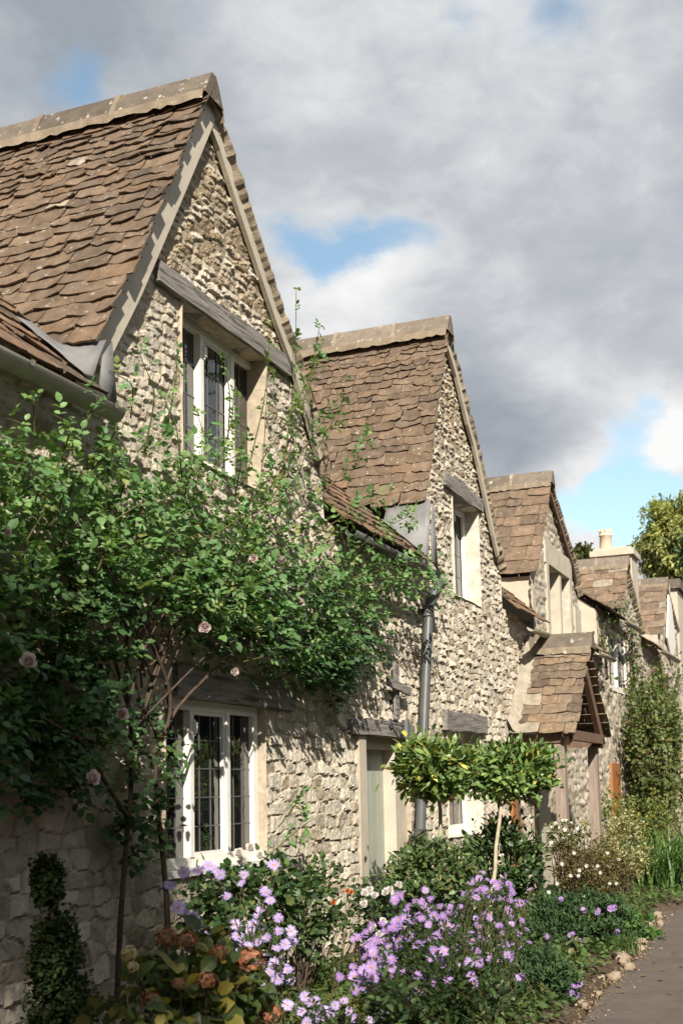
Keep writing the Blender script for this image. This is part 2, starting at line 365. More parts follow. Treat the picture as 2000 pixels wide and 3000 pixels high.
def prof_y(prof, z):      # y on a roof profile at height z
    zz = [p[1] for p in prof]; yy = [p[0] for p in prof]; return float(np.interp(z, zz, yy))
def tiles(b, prof, lim, axis, seed, e0=.27, e1=.13, w0=.24, w1=.46, thick=.018, tone=(.18, .128, .088), rag=1.0, lichen=.02):
    """courses of stone slates up a roof profile; axis 'x': profile (y,z) run along x; axis 'y': profile (x,z) run along y"""
    r = np.random.default_rng(seed); P = np.array(prof, float)
    sl = np.concatenate([[0], np.cumsum(np.hypot(*np.diff(P, axis=0).T))]); S = sl[-1]
    def at(s): return np.array([np.interp(s, sl, P[:, 0]), np.interp(s, sl, P[:, 1])])
    s = 0.0
    while s < S-.03:
        ex = e0+(e1-e0)*s/S; ex *= r.uniform(.9, 1.1)
        p0 = at(s); p1 = at(min(s+ex*1.5, S)); t = (p1-p0)/max(np.linalg.norm(p1-p0), 1e-6)
        nrm = np.array([-t[1], t[0]])
        if nrm[1] < 0: nrm = -nrm
        a0, a1 = lim(p0); a = a0+r.uniform(-.02, .02)
        while a < a1-.05:
            w = r.uniform(w0, w1)*(.65+.45*(1-s/S)); an = min(a+w, a1+r.uniform(-.02, .02))
            if a1-an < .1: an = a1+r.uniform(-.02, .025)
            k = 5; us = np.linspace(a+.004, an-.004, k)
            lift = thick*1.25+r.uniform(-.004, .012)*rag; jit = r.normal(0, .009, k)*rag+r.normal(0, .014)*rag; tilt = r.normal(0, .006)*rag
            corner = r.uniform(0, .03)*rag, r.uniform(0, .03)*rag
            jit[0] += corner[0]; jit[-1] += corner[1]
            lf = lift+np.linspace(-tilt, tilt, k)+r.normal(0, .003, k)*rag
            Lo = p0[None]+t[None]*jit[:, None]+nrm[None]*lf[:, None]
            Lm = p0[None]+t[None]*min(ex*.6, (S-s)*.5)+nrm[None]*(lf*.72+r.normal(0, .003, k))[:, None]
            Up = p0[None]+t[None]*min(ex*1.55, S-s)+nrm[None]*.004
            Bo = Lo-nrm[None]*(thick*r.uniform(.8, 1.25))+t[None]*.006
            Bu = Up-nrm[None]*thick
            rows_ = [Bo, Lo, Lm, np.repeat(Up, k, 0) if len(Up) == 1 else Up, np.repeat(Bu, k, 0) if len(Bu) == 1 else Bu]
            V = np.concatenate(rows_)
            U = np.tile(us, 5)
            vv = np.stack([U, V[:, 0], V[:, 1]], -1) if axis == 'x' else np.stack([V[:, 0], U, V[:, 1]], -1)
            f = [(q*k+i, q*k+i+1, (q+1)*k+i+1, (q+1)*k+i) for q in range(4) for i in range(k-1)]
            f += [(0, k, 2*k, 3*k), (0, 3*k, 4*k, 4*k), (k-1, 4*k-1, 3*k-1, 2*k-1)][:1]+[(k-1, 4*k-1, 3*k-1, 2*k-1)]
            g = r.random(); c = np.array(tone)*r.uniform(.80, 1.2)
            if g < .10: c = np.array(tone)*[1.12, 1.05, .97]
            elif g < .30: c = np.array([.17, .125, .09])*r.uniform(.7, 1.1)
            elif g < .30+lichen: c = np.array([.34, .29, .22])*r.uniform(.85, 1.1)
            b.add(vv, None, f, c)
            a = an
        s += ex
def board(b, prof, w, off, x0, x1, jit=0.0):
    P = np.array(prof, float); n = len(P); t = np.gradient(P, axis=0); t /= np.linalg.norm(t, axis=1)[:, None]; nr = np.stack([t[:, 1], -t[:, 0]], -1)
    nr = np.where((nr[:, 1] > 0)[:, None], -nr, nr)
    A = P+nr*off; B = P+nr*(off+w); v = []
    for x in (x0, x1):
        for q in (A, B): v += [(x, p[0], p[1]) for p in q]
    f = []
    for i in range(n-1):
        f += [(2*n+i, 2*n+i+1, 3*n+i+1, 3*n+i), (i, n+i, n+i+1, i+1), (i, i+1, 2*n+i+1, 2*n+i), (n+i, 3*n+i, 3*n+i+1, n+i+1)]
    f += [(0, 2*n, 3*n, n), (n-1, 2*n-1, 4*n-1, 3*n-1)]
    b.add(v, None, f)
def resample(prof, n):
    P = np.array(prof, float); sl = np.concatenate([[0], np.cumsum(np.hypot(*np.diff(P, axis=0).T))]); s = np.linspace(0, sl[-1], n)
    return list(zip(np.interp(s, sl, P[:, 0]), np.interp(s, sl, P[:, 1])))
def ridge_cap(b, y, z, x0, x1, seed=1, h=.17, hw=.15, seg=.75, dz=-.02, hs=1., tint=1.):
    r = np.random.default_rng(seed); x = x0
    while x > x1:
        xe = max(x-seg*r.uniform(.85, 1.15), x1); g = r.normal(0, .006); c = r.uniform(.8, 1.15)*tint
        prof = [(-hw, -.14), (-hw*.55, .0), (-.05*hs, .105*hs), (.05*hs, .105*hs), (hw*.55, .0), (hw, -.14)]
        v = [(xx, y+p*1.0, z+q+g+dz) for xx in (x, xe+.006) for p, q in prof]; k = 6
        b.add(v, None, [(i, i+1, k+i+1, k+i) for i in range(k-1)]+[(0, 5, 4, 1), (1, 4, 3, 2), (6, 7, 10, 11), (7, 8, 9, 10)], (c, c, c))
        if xe > x1:   # mortar band at the joint
            v = [(xx, y+p*1.09, z+q*1.1+g+dz+.004) for xx in (xe+.028, xe-.022) for p, q in prof]
            b.add(v, None, [(i, i+1, k+i+1, k+i) for i in range(k-1)]+[(0, 5, 4, 1), (1, 4, 3, 2), (6, 7, 10, 11), (7, 8, 9, 10)], (1.5*tint, 1.45*tint, 1.35*tint))
        x = xe
    # mortar bed under the cap
    for s_ in (-1, 1):
        xs = np.arange(x0-.01, x1, -.06); n = len(xs)
        yo = y+s_*(hw+.012+.01*r.random(n)); yi = y+s_*(hw*.8)
        v = [(xx, yi, z-.10+dz) for xx in xs]+[(xx, yy, z-.13+dz) for xx, yy in zip(xs, yo)]+[(xx, yy+s_*.02, z-.20+dz-.025*q) for xx, yy, q in zip(xs, yo, r.random(n))]
        f = [(i, i+1, n+i+1, n+i) for i in range(n-1)]+[(n+i, n+i+1, 2*n+i+1, 2*n+i) for i in range(n-1)]
        b.add(v, None, f, (1.6, 1.55, 1.42))
def gutter(b, br, x, y0, y1, z, r=.058):
    th = np.linspace(0, np.pi, 9); n = 9
    def ring(y, rr, zz): return [(x+rr*math.cos(t), y, zz-rr*math.sin(t)) for t in th]
    v = ring(y0, r, z)+ring(y1, r, z)+ring(y0, r-.008, z)+ring(y1, r-.008, z)
    f = [(i, i+1, n+i+1, n+i) for i in range(n-1)]+[(2*n+i, 3*n+i, 3*n+i+1, 2*n+i+1) for i in range(n-1)]
    f += [(0, n, 3*n, 2*n), (n-1, 3*n-1, 4*n-1, 2*n-1)]+[(i, 2*n+i, 2*n+i+1, i+1) for i in range(n-1)]+[(n+i, n+i+1, 3*n+i+1, 3*n+i) for i in range(n-1)]
    b.add(v, None, f)
    y = y0+.25
    while y < y1:
        k = MB(); v = ring(y-.02, r+.006, z+.01)+ring(y+.02, r+.006, z+.01)
        k.add(v, None, [(i, i+1, n+i+1, n+i) for i in range(n-1)]); br.append(k); y += .85
def slab_beam(b, y0, y1, z0, z1, x0, x1, seed=0, rag=.012, drop=0.0):
    """a rough timber lintel, its edges wavering along the length"""
    r = np.random.default_rng(seed); n = 14; t = np.linspace(0, 1, n); yy = y0+(y1-y0)*t
    j = [np.convolve(r.normal(0, rag, n+2), np.ones(3)/3, 'valid') for _ in range(4)]
    corners = [(x1, z1, 0), (x1, z0, 1), (x0, z0, 2), (x0, z1, 3)]
    v = []
    for q in range(n):
        for (xx, zz, k) in corners: v.append((xx+j[k][q]*.6, yy[q], zz+j[k][q]-drop*t[q]))
    f = [(q*4+k, q*4+(k+1) % 4, q*4+4+(k+1) % 4, q*4+4+k) for q in range(n-1) for k in range(4)]+[(0, 3, 2, 1), (4*n-4, 4*n-3, 4*n-2, 4*n-1)]
    b.add(v, None, f)
def window(parent, o, xp, lights, fw=.06, mw=.05, cols=3, rows=5, mat_=None, sash=True, came=True, sillx=None):
    """casement window: frame, mullions, panes and leading"""
    a, c, d, g = o; mat_ = mat_ or WHITE; b = MB()
    b.box((xp, a, d), (xp+.07, a+fw, g)); b.box((xp, c-fw, d), (xp+.07, c, g)); b.box((xp, a+fw, g-fw), (xp+.068, c-fw, g)); b.box((xp, a+fw, d), (xp+.068, c-fw, d+fw))
    w = b.build('window', mat_, parent)
    edges = lights; 
    bounds = [a+fw]+[e for m_ in edges for e in (m_-mw/2, m_+mw/2)]+[c-fw]
    for m_ in edges: MB().box((xp+.005, m_-mw/2, d+fw), (xp+.078, m_+mw/2, g-fw)).build('mullion', mat_, w)
    for i in range(0, len(bounds), 2):
        l, r_ = bounds[i], bounds[i+1]; p = MB(); xx = xp+.018+.004*(i/2)
        p.add([(xx, l, d+fw), (xx, r_, d+fw), (xx, r_, g-fw), (xx, l, g-fw)], None, [(0, 1, 2, 3)]); p.build('pane', GLASS, w)
        if sash and i == 2:
            s_ = MB(); t = .028
            s_.box((xp+.03, l, d+fw), (xp+.06, l+t, g-fw)); s_.box((xp+.03, r_-t, d+fw), (xp+.06, r_, g-fw)); s_.box((xp+.03, l+t, g-fw-t), (xp+.058, r_-t, g-fw)); s_.box((xp+.03, l+t, d+fw), (xp+.058, r_-t, d+fw+t))
            s_.build('casement', mat_, w)
            k = MB(); k.box((xp+.07, l-.02, g-fw-.17), (xp+.10, l+.018, g-fw-.09)); k.tube([(xp+.085, l-.001, g-fw-.19), (xp+.085, l-.001, g-fw-.07)], .008, 6); k.build('hinge', mat_, w)
        if came:
            q = MB(); nr = rows
            for k in range(1, cols): yy = l+(r_-l)*k/cols; q.box((xx+.001, yy-.005, d+fw), (xx+.007, yy+.005, g-fw))
            for k in range(1, nr): zz = d+fw+(g-d-2*fw)*k/nr; q.box((xx+.0005, l, zz-.005), (xx+.006, r_, zz+.005))
            q.build('leading', CAME, w)
    if sillx is not None: MB().box((xp, a-.03, d-.05), (sillx, c+.03, d-.002)).build('sill', mat_, w)
    return w
def Y_(px, py, x=XW): return float(onx(px, py, x)[1])
def Z_(px, py, x=XW): return float(onx(px, py, x)[2])
EAVE_X = -4.14
MAIN = [(EAVE_X, 4.06), (-4.55, 4.42), (-8.6, 8.2-.25)]
def main_roof(parent, lo, hi, seed, prof=MAIN, name='roof', tone=(.215, .14, .09)):
    b = MB(); tiles(b, prof, lambda p: (lo(p), hi(p)), 'y', seed, .26, .15, .22, .42, tone=tone); return b.build(name, TILE, parent)

# ---- profiles (y, z) of the five street gables
XV = -4.27                                  # the plane of the roof verges
def PR(*l): return [(float(onx(px, py, XV)[1]), float(onx(px, py, XV)[2])) for px, py in l]
G1L = PR((214, 786), (300, 620), (384, 430), (484, 198)); G1R = PR((766, 1078), (734, 950), (701, 834), (659, 717), (604, 549), (565, 428), (530, 313), (484, 198))
G2L = PR((974, 1152), (1029, 745)); G2R = PR((1167, 1308), (1149, 1242), (1104, 1025), (1083, 950), (1059, 845), (1029, 745))
G3L = PR((1233, 1314), (1266, 1096)); G3R = PR((1341, 1366), (1326, 1290), (1291, 1178), (1266, 1096))
G4L = PR((1431, 1400), (1442, 1288)); G4R = PR((1477, 1434), (1454, 1340), (1442, 1288))
G5L = PR((1521, 1458), (1532, 1334)); G5R = PR((1562, 1450), (1545, 1388), (1532, 1334))
def top_of(gl, gr, eave):
    pts = sorted(gl+gr[:-1]); yy = [p[0] for p in pts]; zz = [p[1]-.05 for p in pts]
    return lambda y: float(np.interp(y, yy, zz)) if yy[0] <= y <= yy[-1] else eave
def gable_roof(parent, gl, gr, xb, seed, xf=-4.25, chs=.78, cc=1.25, tone=(.18, .128, .088), e0=.30, e1=.13, cap=True, lichen=.008, w=(.24, .46)):
    b = MB(); tiles(b, gl, lambda p: (xb, xf), 'x', seed, e0, e1, *w, tone=tone, lichen=lichen); o = b.build('roof', TILE, parent)
    b = MB(); tiles(b, gr, lambda p: (xb, xf-.05), 'x', seed+1, e0, e1, *w, tone=tone, lichen=lichen, thick=.016)
    # bedding mortar and slate edges along the right hand verge
    P = resample(gr, 90); r = np.random.default_rng(seed)
    A = np.array(P); t = np.gradient(A, axis=0); t /= np.linalg.norm(t, axis=1)[:, None]; nr = np.stack([t[:, 1], -t[:, 0]], -1); nr = np.where((nr[:, 1] > 0)[:, None], -nr, nr)
    n = len(A); j = r.normal(0, .008, n)
    v = []
    for off, xo in ((-.012, xf-.035), (.02, xf-.03), (.04, xf-.05), (.10, XW+.03)):
        q = A+nr*(off+j[:, None]*.6); v += [(xo+jj, p[0], p[1]) for p, jj in zip(q, j)]
    b.add(v, None, [(k*n+i, k*n+i+1, (k+1)*n+i+1, (k+1)*n+i) for k in range(3) for i in range(n-1)], np.repeat([[.33, .265, .19]], 4*n, 0)*r.uniform(.75, 1.2, (4*n, 1)))
    b.build('roof', TILE, parent)
    if cap:
        b = MB(); ridge_cap(b, gl[-1][0], gl[-1][1]+.055*chs, xf+.01, xb, seed, hs=chs, tint=cc); b.build('ridge_cap', RIDGE, parent)
    return o
def core(parent, y0, y1, z1):     # plain back of the house, out of sight of the street
    b = MB(); b.box((-9, y0, -.05), (-8.8, y1, z1)); b.build('back_wall', RENDER, parent)

# ================= cottage one
c1 = thing('stone_cottage', 'nearest stone cottage with tall steep gable, leaded windows and a rose on its wall', 'cottage', group='terrace of stone cottages')
U1 = (Y_(411, 760), Y_(608, 1000), 4.07, Z_(445.9/SC, 815/SC)-.02)
L1 = (Y_(372, 1700), Y_(603, 1700), Z_(500, 1990)-.0, Z_(500, 1612))
D1 = (Y_(818, 1800), Y_(936, 1800), 0.0, Z_(860, 1690))
op1 = [U1, L1, D1]
mk = [v for o in op1 for v in o[:2]]; mz = [v for o in op1 for v in o[2:]]
ys = np.unique(np.concatenate([np.arange(1.0, 5.0, .06), grid(5.0, 13.3, .0155, mk)])); zs = grid(-.05, 7.32, .0155, mz)
amp1 = lambda Y, Z: .017+.011*sstep(8.0, 10.5, Y+.6*(Z-2))-.004*sstep(4.3, 5.5, Z)
tone1 = lambda Y, Z: np.clip(.75*sstep(4.6, 6.2, Z)+.25*(fbm(Y*.8, Z*.8, 77)-.5), 0, 1)
b = MB(); rubble(b, ys, zs, top_of(G1L, G1R, 4.1), op1, seed=21, ampf=amp1, tone=tone1, flats=[(Y_(351, 640), Y_(656, 850), U1[3], U1[3]+.165), (Y_(395, 1590), Y_(666, 1590), L1[3], L1[3]+.23), (Y_(795, 1675), Y_(938, 1675), D1[3], D1[3]+.14)])
for o, dp in ((U1, .19), (L1, .12), (D1, .22)): reveal(b, o, depth=dp)
b.build('wall', STONE, c1)
core(c1, 1, 13.3, 4.2)
gable_roof(c1, G1L, G1R, -8.6, 31, chs=.70, cc=.95, e0=.155, e1=.074, w=(.19, .38))
b = MB(); board(b, resample(G1L, 12), .20, .03, XW+.035, XW+.085); b.build('barge_board', BOARD, c1)
b = MB(); board(b, resample(G1R, 24)[1:], .11, .04, XW+.035, XW+.075); b.build('barge_board', BOARD, c1)
main_roof(c1, lambda p: 1.0, lambda p: prof_y(G1L, max(p[1], 4.5))+(.12 if p[1] > 4.6 else -.06), 41)
main_roof(c1, lambda p: prof_y(G1R, max(p[1], 4.5))-(.12 if p[1] > 4.6 else -.06),
          lambda p: prof_y(G2L, max(p[1], 4.86))+(.12 if p[1] > 4.9 else -.05), 43)
# timber lintels
b = MB(); slab_beam(b, Y_(351, 640), Y_(656, 850), U1[3]+.0, U1[3]+.165, XW-.2, XW+.055, 3, .008); b.build('lintel', GREYWOOD, c1)
b = MB(); slab_beam(b, Y_(395, 1590), Y_(666, 1590), L1[3], L1[3]+.23, XW-.15, XW+.05, 4, .008); b.build('lintel', GREYWOOD, c1)
b = MB(); slab_beam(b, Y_(795, 1675), Y_(938, 1675), D1[3], D1[3]+.14, XW-.2, XW+.07, 5, .012); b.build('lintel', GREYWOOD, c1)
yA, yB = U1[0], Y_(596, 1000, XW-.17)
window(c1, (U1[0]+.01, yB, U1[2]+.03, U1[3]-.0), XW-.19, [U1[0]+.30*(yB-U1[0])+.05, U1[0]+.62*(yB-U1[0])+.03], .06, .055, 3, 4, sillx=XW-.02)
window(c1, (L1[0]+.01, L1[1]-.01, L1[2]+.01, L1[3]-.005), XW-.11, [Y_(434, 1800, XW-.06), Y_(518, 1800, XW-.06)], .075, .055, 3, 5, sillx=XW+.04)
# front door in its recess
def front_door():
    a, c, d, g = D1; x = XW-.2
    b = MB(); fw = .24
    b.box((x, a+.01, d+.02), (XW+.035, a+.20, g-.005)); b.box((x, c-.34, d+.02), (XW-.02, c-.01, g-.005)); b.box((x, a+.2, g-.13), (XW-.05, c-.34, g-.006))
    dr = b.build('door', BOARD, c1)
    p = MB(); l, r_ = a+.2, c-.34
    n = 5
    for k in range(n): p.box((x+.01, l+(r_-l)*k/n+.004, d+.05), (x+.045, l+(r_-l)*(k+1)/n-.004, g-.135))
    p.box((x+.005, l, d+.04), (x+.035, r_, g-.132)); p.build('door_leaf', DOORP, dr)
    h = MB(); h.tube([(x+.05, l+.12, 1.0), (x+.09, l+.12, 1.02), (x+.095, l+.12, 1.12), (x+.09, l+.12, 1.22), (x+.05, l+.12, 1.24)], .013, 6); h.box((x+.045, l+.08, .98), (x+.055, l+.16, 1.27)); h.build('handle', IRON, dr)
    MB().box((x, a, -.02), (XW+.15, c, .06)).build('doorstep', ASHLAR, dr)
front_door()
# gutters and flashing
g = MB(); br = []; gutter(g, br, -4.09, 1.0, 6.46, 3.97, .075); go = g.build('gutter', GUTTER, c1, True); [k.build('bracket', GUTTER, go) for k in br]
g = MB(); br = []; gutter(g, br, -4.10, 10.45, 13.05, 3.96); go = g.build('gutter', IRON, c1, True); [k.build('bracket', IRON, go) for k in br]
def flashing(parent, y, zc, side=1, xs=(-4.2, -4.72), run=.34):
    """dressed lead along a valley: an upstand under the slates and an apron over the lower roof"""
    b = MB(); n = 10; t = np.linspace(0, 1, n); r = np.random.default_rng(int(y*10))
    x = xs[0]+(xs[1]-xs[0])*t; zr = np.interp(-x, [4.14, 4.55, 8.6], [4.06, 4.42, 7.95])+.05
    up = np.maximum(zc+.02-0*t, zr+.02); w = r.normal(0, .008, n)
    v = [(xx, y+side*.02, z_) for xx, z_ in zip(x, up)]+[(xx, y-side*.05+ww, (z_+q)/2+.02) for xx, z_, q, ww in zip(x, up, zr, w)]+[(xx, y-side*(.12+.1*ww*30*.1)+ww, q+.02) for xx, q, ww in zip(x, zr, w)]+[(xx, y-side*run*.6+ww*2, q+.012) for xx, q, ww in zip(x, zr, w)]
    b.add(v, None, [(k*n+i, k*n+i+1, (k+1)*n+i+1, (k+1)*n+i) for k in range(3) for i in range(n-1)])
    b.add([(xs[0]+.02, y+side*.06, up[0]), (xs[0]+.02, y-side*.05, (up[0]+zr[0])/2+.02), (xs[0]+.03, y-side*.10, zr[0]-.03), (xs[0]+.05, y+side*.08, zr[0]-.16)], None, [(0, 1, 2, 3)])
    o = b.build('lead_flashing', LEAD, parent, True); s = o.modifiers.new('s', 'SOLIDIFY'); s.thickness = .006; return o
flashing(c1, G1L[0][0]+.02, G1L[0][1]+.0); flashing(c1, G2L[0][0]+.0, G2L[0][1])
def drainpipe():
    b = MB(); x = XW+.13; yb = Y_(962, 1850, x); yt = Y_(985, 1430, x)
    zt = Z_(985, 1400, x)
    b.tube([(x, yb, .02), (x, yb, 1.0), (x, (yb+yt)/2, 2.4), (x, yt, zt)], .055, 14)
    b.tube([(x, yt, zt), (x, yt+.02, zt+.06), (x+.07, yt+.07, zt+.22), (x+.14, yt+.1, zt+.32), (x+.16, yt+.1, 3.93)], .058, 14)
    o = b.build('drainpipe', PIPE, c1, True)
    for z0, dd in ((zt-.08, .12), (1.02, .14)):
        k = MB(); yk = float(np.interp(z0, [1., 2.4, zt], [yb, (yb+yt)/2, yt])); k.tube([(x, yk, z0), (x, yk, z0+.03), (x, yk, z0+dd-.03), (x, yk, z0+dd)], [.074, .068, .068, .076], 16); k.box((XW+.03, yk-.09, z0+.03), (x-.05, yk+.09, z0+.08)); k.build('pipe_collar', PIPE, o)
drainpipe()
# cross on the wall and the lamp
t = thing('wall_cross', 'grey weathered wooden cross fixed to the stone wall beside the drainpipe', 'ornament')
cx = onx(910, 1578, XW+.07); k = MB(); k.box((XW+.05, cx[1]-.05, cx[2]-.34), (XW+.085, cx[1]+.05, cx[2]+.27)); k.build('upright', GREYWOOD, t)
k = MB(); k.hexa([(x, y, z+dz) for x in (XW+.087, XW+.12) for y, dz in ((cx[1]-.36, .035), (cx[1]+.32, -.035)) for z in (cx[2]-.045, cx[2]+.045)]); k.build('crossbar', GREYWOOD, t)
t = thing('wall_lamp', 'small steel spotlight on the dark timber beam over the pale door', 'lamp')
lp = onx(915, 1668, XW+.09); k = MB(); k.tube([(XW+.07, lp[1]-.22, lp[2]+.02), (XW+.09, lp[1]-.22, lp[2]+.02)], .05, 12); k.tube([(XW+.09, lp[1]-.22, lp[2]+.02), (XW+.15, lp[1]-.1, lp[2]+.01), (XW+.16, lp[1], lp[2])], .012, 6); k.build('bracket', CAME, t, True)
k = MB(); k.tube([(XW+.17, lp[1], lp[2]+.06), (XW+.17, lp[1], lp[2]-.10)], .042, 14); k.build('lamp_shade', CAME, t, True)

# ================= cottage two
c2 = thing('stone_cottage', 'second stone cottage with steep slate gable, next behind the grey drainpipe', 'cottage', group='terrace of stone cottages')
U2 = (Y_(1037, 1250), Y_(1097, 1280), Z_(1095, 1392), Z_(1040, 1135))
L2 = (Y_(1022, 1720), Y_(1100, 1720), 1.0, Z_(1050, 1678))
op2 = [U2, L2]; mk = [v for o in op2 for v in o[:2]]; mz = [v for o in op2 for v in o[2:]]
ys = grid(13.3, 18.75, .02, mk); zs = grid(-.05, 7.5, .019, mz)
b = MB(); rubble(b, ys, zs, top_of(G2L, G2R, 4.1), op2, seed=52, flats=[(Y_(1012, 1110), Y_(1100, 1160), U2[3], U2[3]+.18), (Y_(1013, 1655), Y_(1106, 1655), L2[3], L2[3]+.215)], ampf=lambda Y, Z: .029+0*Y, tone=lambda Y, Z: np.clip(.6*sstep(4.8, 6.6, Z)+.25*(fbm(Y*.8, Z*.8, 78)-.5), 0, 1))
reveal(b, U2, depth=.22, col=(.72, .68, .6)); reveal(b, L2, depth=.24, col=(.72, .68, .6)); b.build('wall', STONE, c2)
core(c2, 13.3, 18.7, 4.2)
gable_roof(c2, G2L, G2R, -8.6, 61, e0=.155, e1=.084, w=(.19, .38))
b = MB(); board(b, resample(G2L, 8), .13, .03, XW+.035, XW+.08); b.build('barge_board', BOARD, c2)
b = MB(); board(b, resample(G2R, 12)[1:], .11, .045, XW+.05, XW+.09); b.build('barge_board', BOARD, c2)
main_roof(c2, lambda p: prof_y(G2R, max(p[1], 4.6))-(.1 if p[1] > 4.7 else -.06), lambda p: prof_y(G3L, max(p[1], 4.83))+.1, 63)
b = MB(); slab_beam(b, Y_(1012, 1110), Y_(1100, 1160), U2[3], U2[3]+.18, XW-.2, XW+.06, 6, .01); b.build('lintel', GREYWOOD, c2)
b = MB(); slab_beam(b, Y_(1013, 1655), Y_(1106, 1655), L2[3], L2[3]+.215, XW-.2, XW+.08, 7, .016); b.build('lintel', GREYWOOD, c2)
window(c2, (U2[0]+.01, U2[1]-.01, U2[2]+.03, U2[3]-.005), XW-.23, [(U2[0]+U2[1])/2], .06, .05, 2, 4, sillx=XW-.1)
window(c2, (L2[0]+.01, L2[1]-.01, L2[2]+.03, L2[3]-.005), XW-.25, [L2[0]+.4*(L2[1]-L2[0])], .07, .05, 2, 4, sillx=XW-.05)
g = MB(); br = []; gutter(g, br, -4.08, 17.4, 19.0, 3.86, .07); go = g.build('gutter', GUTTER, c2, True); [k.build('bracket', GUTTER, go) for k in br]

# ================= cottage three
c3 = thing('stone_cottage', 'third stone cottage with mullioned stone window and a porch on posts', 'cottage', group='terrace of stone cottages')
U3 = (Y_(1256, 1400), Y_(1303, 1400), Z_(1290, 1478), Z_(1262, 1303))
DO3 = (17.85-.0, 18.7, 0.0, 2.15)
ys = grid(18.75, 24.2, .03, [U3[0], U3[1]]); zs = grid(-.05, 6.9, .028, [U3[2], U3[3]])
b = MB(); rubble(b, ys, zs, top_of(G3L, G3R, 4.1), [U3], seed=83, ampf=lambda Y, Z: .03+0*Y, tone=lambda Y, Z: .15+0*Y, style=((-1, 8), (.12, .10)))
reveal(b, U3, depth=.24, col=(.66, .61, .52))
b.build('wall', STONE, c3, True); core(c3, 18.7, 24.2, 4.2)
gable_roof(c3, G3L, G3R, -8.6, 71, e0=.30, e1=.19, lichen=.015, tone=(.20, .14, .095), w=(.3, .52))
b = MB(); board(b, resample(G3R, 8)[1:], .09, .10, XW+.05, XW+.09); b.build('barge_board', BROWN, c3)
# dressed stone round the window, cheek of the gable
b = MB(); b.box((XW-.2, U3[0]-.22, U3[3]), (XW+.06, U3[1]+.2, U3[3]+.36)); b.box((XW-.2, U3[0]-.18, U3[2]), (XW+.058, U3[0], U3[3]-.002)); b.box((XW-.2, U3[1], U3[2]), (XW+.058, U3[1]+.2, U3[3]-.002))
b.box((XW-.2, U3[0]-.2, U3[2]-.14), (XW+.09, U3[1]+.22, U3[2]-.002)); b.build('window_surround', ASHLAR, c3)
mid = Y_(1285, 1400)
w3 = window(c3, (U3[0]+.01, U3[1]-.01, U3[2]+.01, U3[3]-.01), XW-.24, [], .04, .05, 4, 5)
b = MB(); b.box((XW-.2, mid-.07, U3[2]), (XW+.03, mid+.07, U3[3])); b.build('mullion', ASHLAR, w3)
b = MB(); b.box((-8, G3L[0][0]+.1, 3.9), (XW+.02, G3L[0][0]+.3, G3L[0][1]-.03)); b.build('cheek_wall', RENDER, c3)
b = MB(); b.box((XW-.03, G3R[0][0]-.5, 4.0), (XW+.055, G3R[0][0], 4.75)); b.build('quoin', ASHLAR, c3)
main_roof(c3, lambda p: prof_y(G3R, max(p[1], 4.95))-.05, lambda p: 24.25, 73)
g = MB(); br = []; gutter(g, br, -4.08, 18.98, 20.5, 3.84, .07); go = g.build('gutter', GUTTER, c3, True); [k.build('bracket', GUTTER, go) for k in br]
g = MB(); br = []; gutter(g, br, -4.06, 22.5, 24.1, 3.98, .06); go = g.build('gutter', GUTTER, c3, True); [k.build('bracket', GUTTER, go) for k in br]

def porch():
    t = thing('porch', 'slate roofed porch on two brown timber posts before the third cottage', 'porch')
    yl, ya, yr = 17.0, 18.4, 19.85; xf = -3.42; za = 3.66; ze = 2.30
    L = [(yl, ze), (ya, za)]; R = [(yr, ze+.02), (ya, za)]
    b = MB(); tiles(b, L, lambda p: (XW+.02, xf), 'x', 91, .22, .15, .2, .42, tone=(.22, .165, .115), lichen=.12); b.build('roof', TILE, t)
    b = MB(); tiles(b, R, lambda p: (XW+.02, xf-.02), 'x', 92, .22, .15, .2, .42, tone=(.22, .165, .115)); b.build('roof', TILE, t)
    b = MB(); ridge_cap(b, ya, za+.1, xf+.03, XW+.05, 9, hw=.17); b.build('ridge_cap', RIDGE, t)
    # mortar fillet against the house wall
    n = 24; q = np.array(resample(L, n)); r = np.random.default_rng(4)
    b = MB(); v = [(XW+.03, p[0]-.02, p[1]+.20+.02*r.random()) for p in q]+[(XW+.09+.03*r.random(), p[0]-.03, p[1]+.07) for p in q]+[(XW+.15+.05*r.random(), p[0]+.02, p[1]+.02) for p in q]
    b.add(v, None, [(k*n+i, k*n+i+1, (k+1)*n+i+1, (k+1)*n+i) for k in range(2) for i in range(n-1)]); b.build('mortar_fillet', FILLET, t, True)
    b = MB()
    for pr in (L, R): board(b, pr, .17, .05, xf-.20, xf-.12)
    b.box((xf-.20, yl+.12, ze-.08), (xf-.10, yr-.12, ze+.06)); b.build('gable_frame', BROWN, t)
    for y in (yl+.2, yr-.2): MB().box((XW, y-.06, ze-.12), (xf-.1, y+.06, ze-.0)).build('wall_plate', BROWN, t)
    for y, xx in ((17.25, -3.70), (19.6, -3.69)):
        k = MB(); k.box((xx-.07, y-.085, 0), (xx+.07, y+.085, ze-.12)); k.build('post', POSTW, t)
    k = MB(); k.box((XW+.03, 18.2, 0), (XW+.11, 18.35, 2.1)); k.build('post', POSTW, t)
    k = MB(); k.box((XW+.02, 17.0, .02), (XW+.06, 17.45, 2.05)); p = k.build('door', ORANGE, t)
    k = MB(); k.tube([(XW+.07, 17.3, 1.25), (XW+.1, 17.3, 1.25), (XW+.1, 17.38, 1.27), (XW+.1, 17.42, 1.3)], .014, 6); k.box((XW+.06, 17.26, 1.1), (XW+.07, 17.33, 1.4)); k.build('handle', IRON, p)
    k = MB(); k.box((XW+.02, 18.4, .02), (XW+.07, 19.3, 2.0)); k.build('door', BOARD, t)
porch()

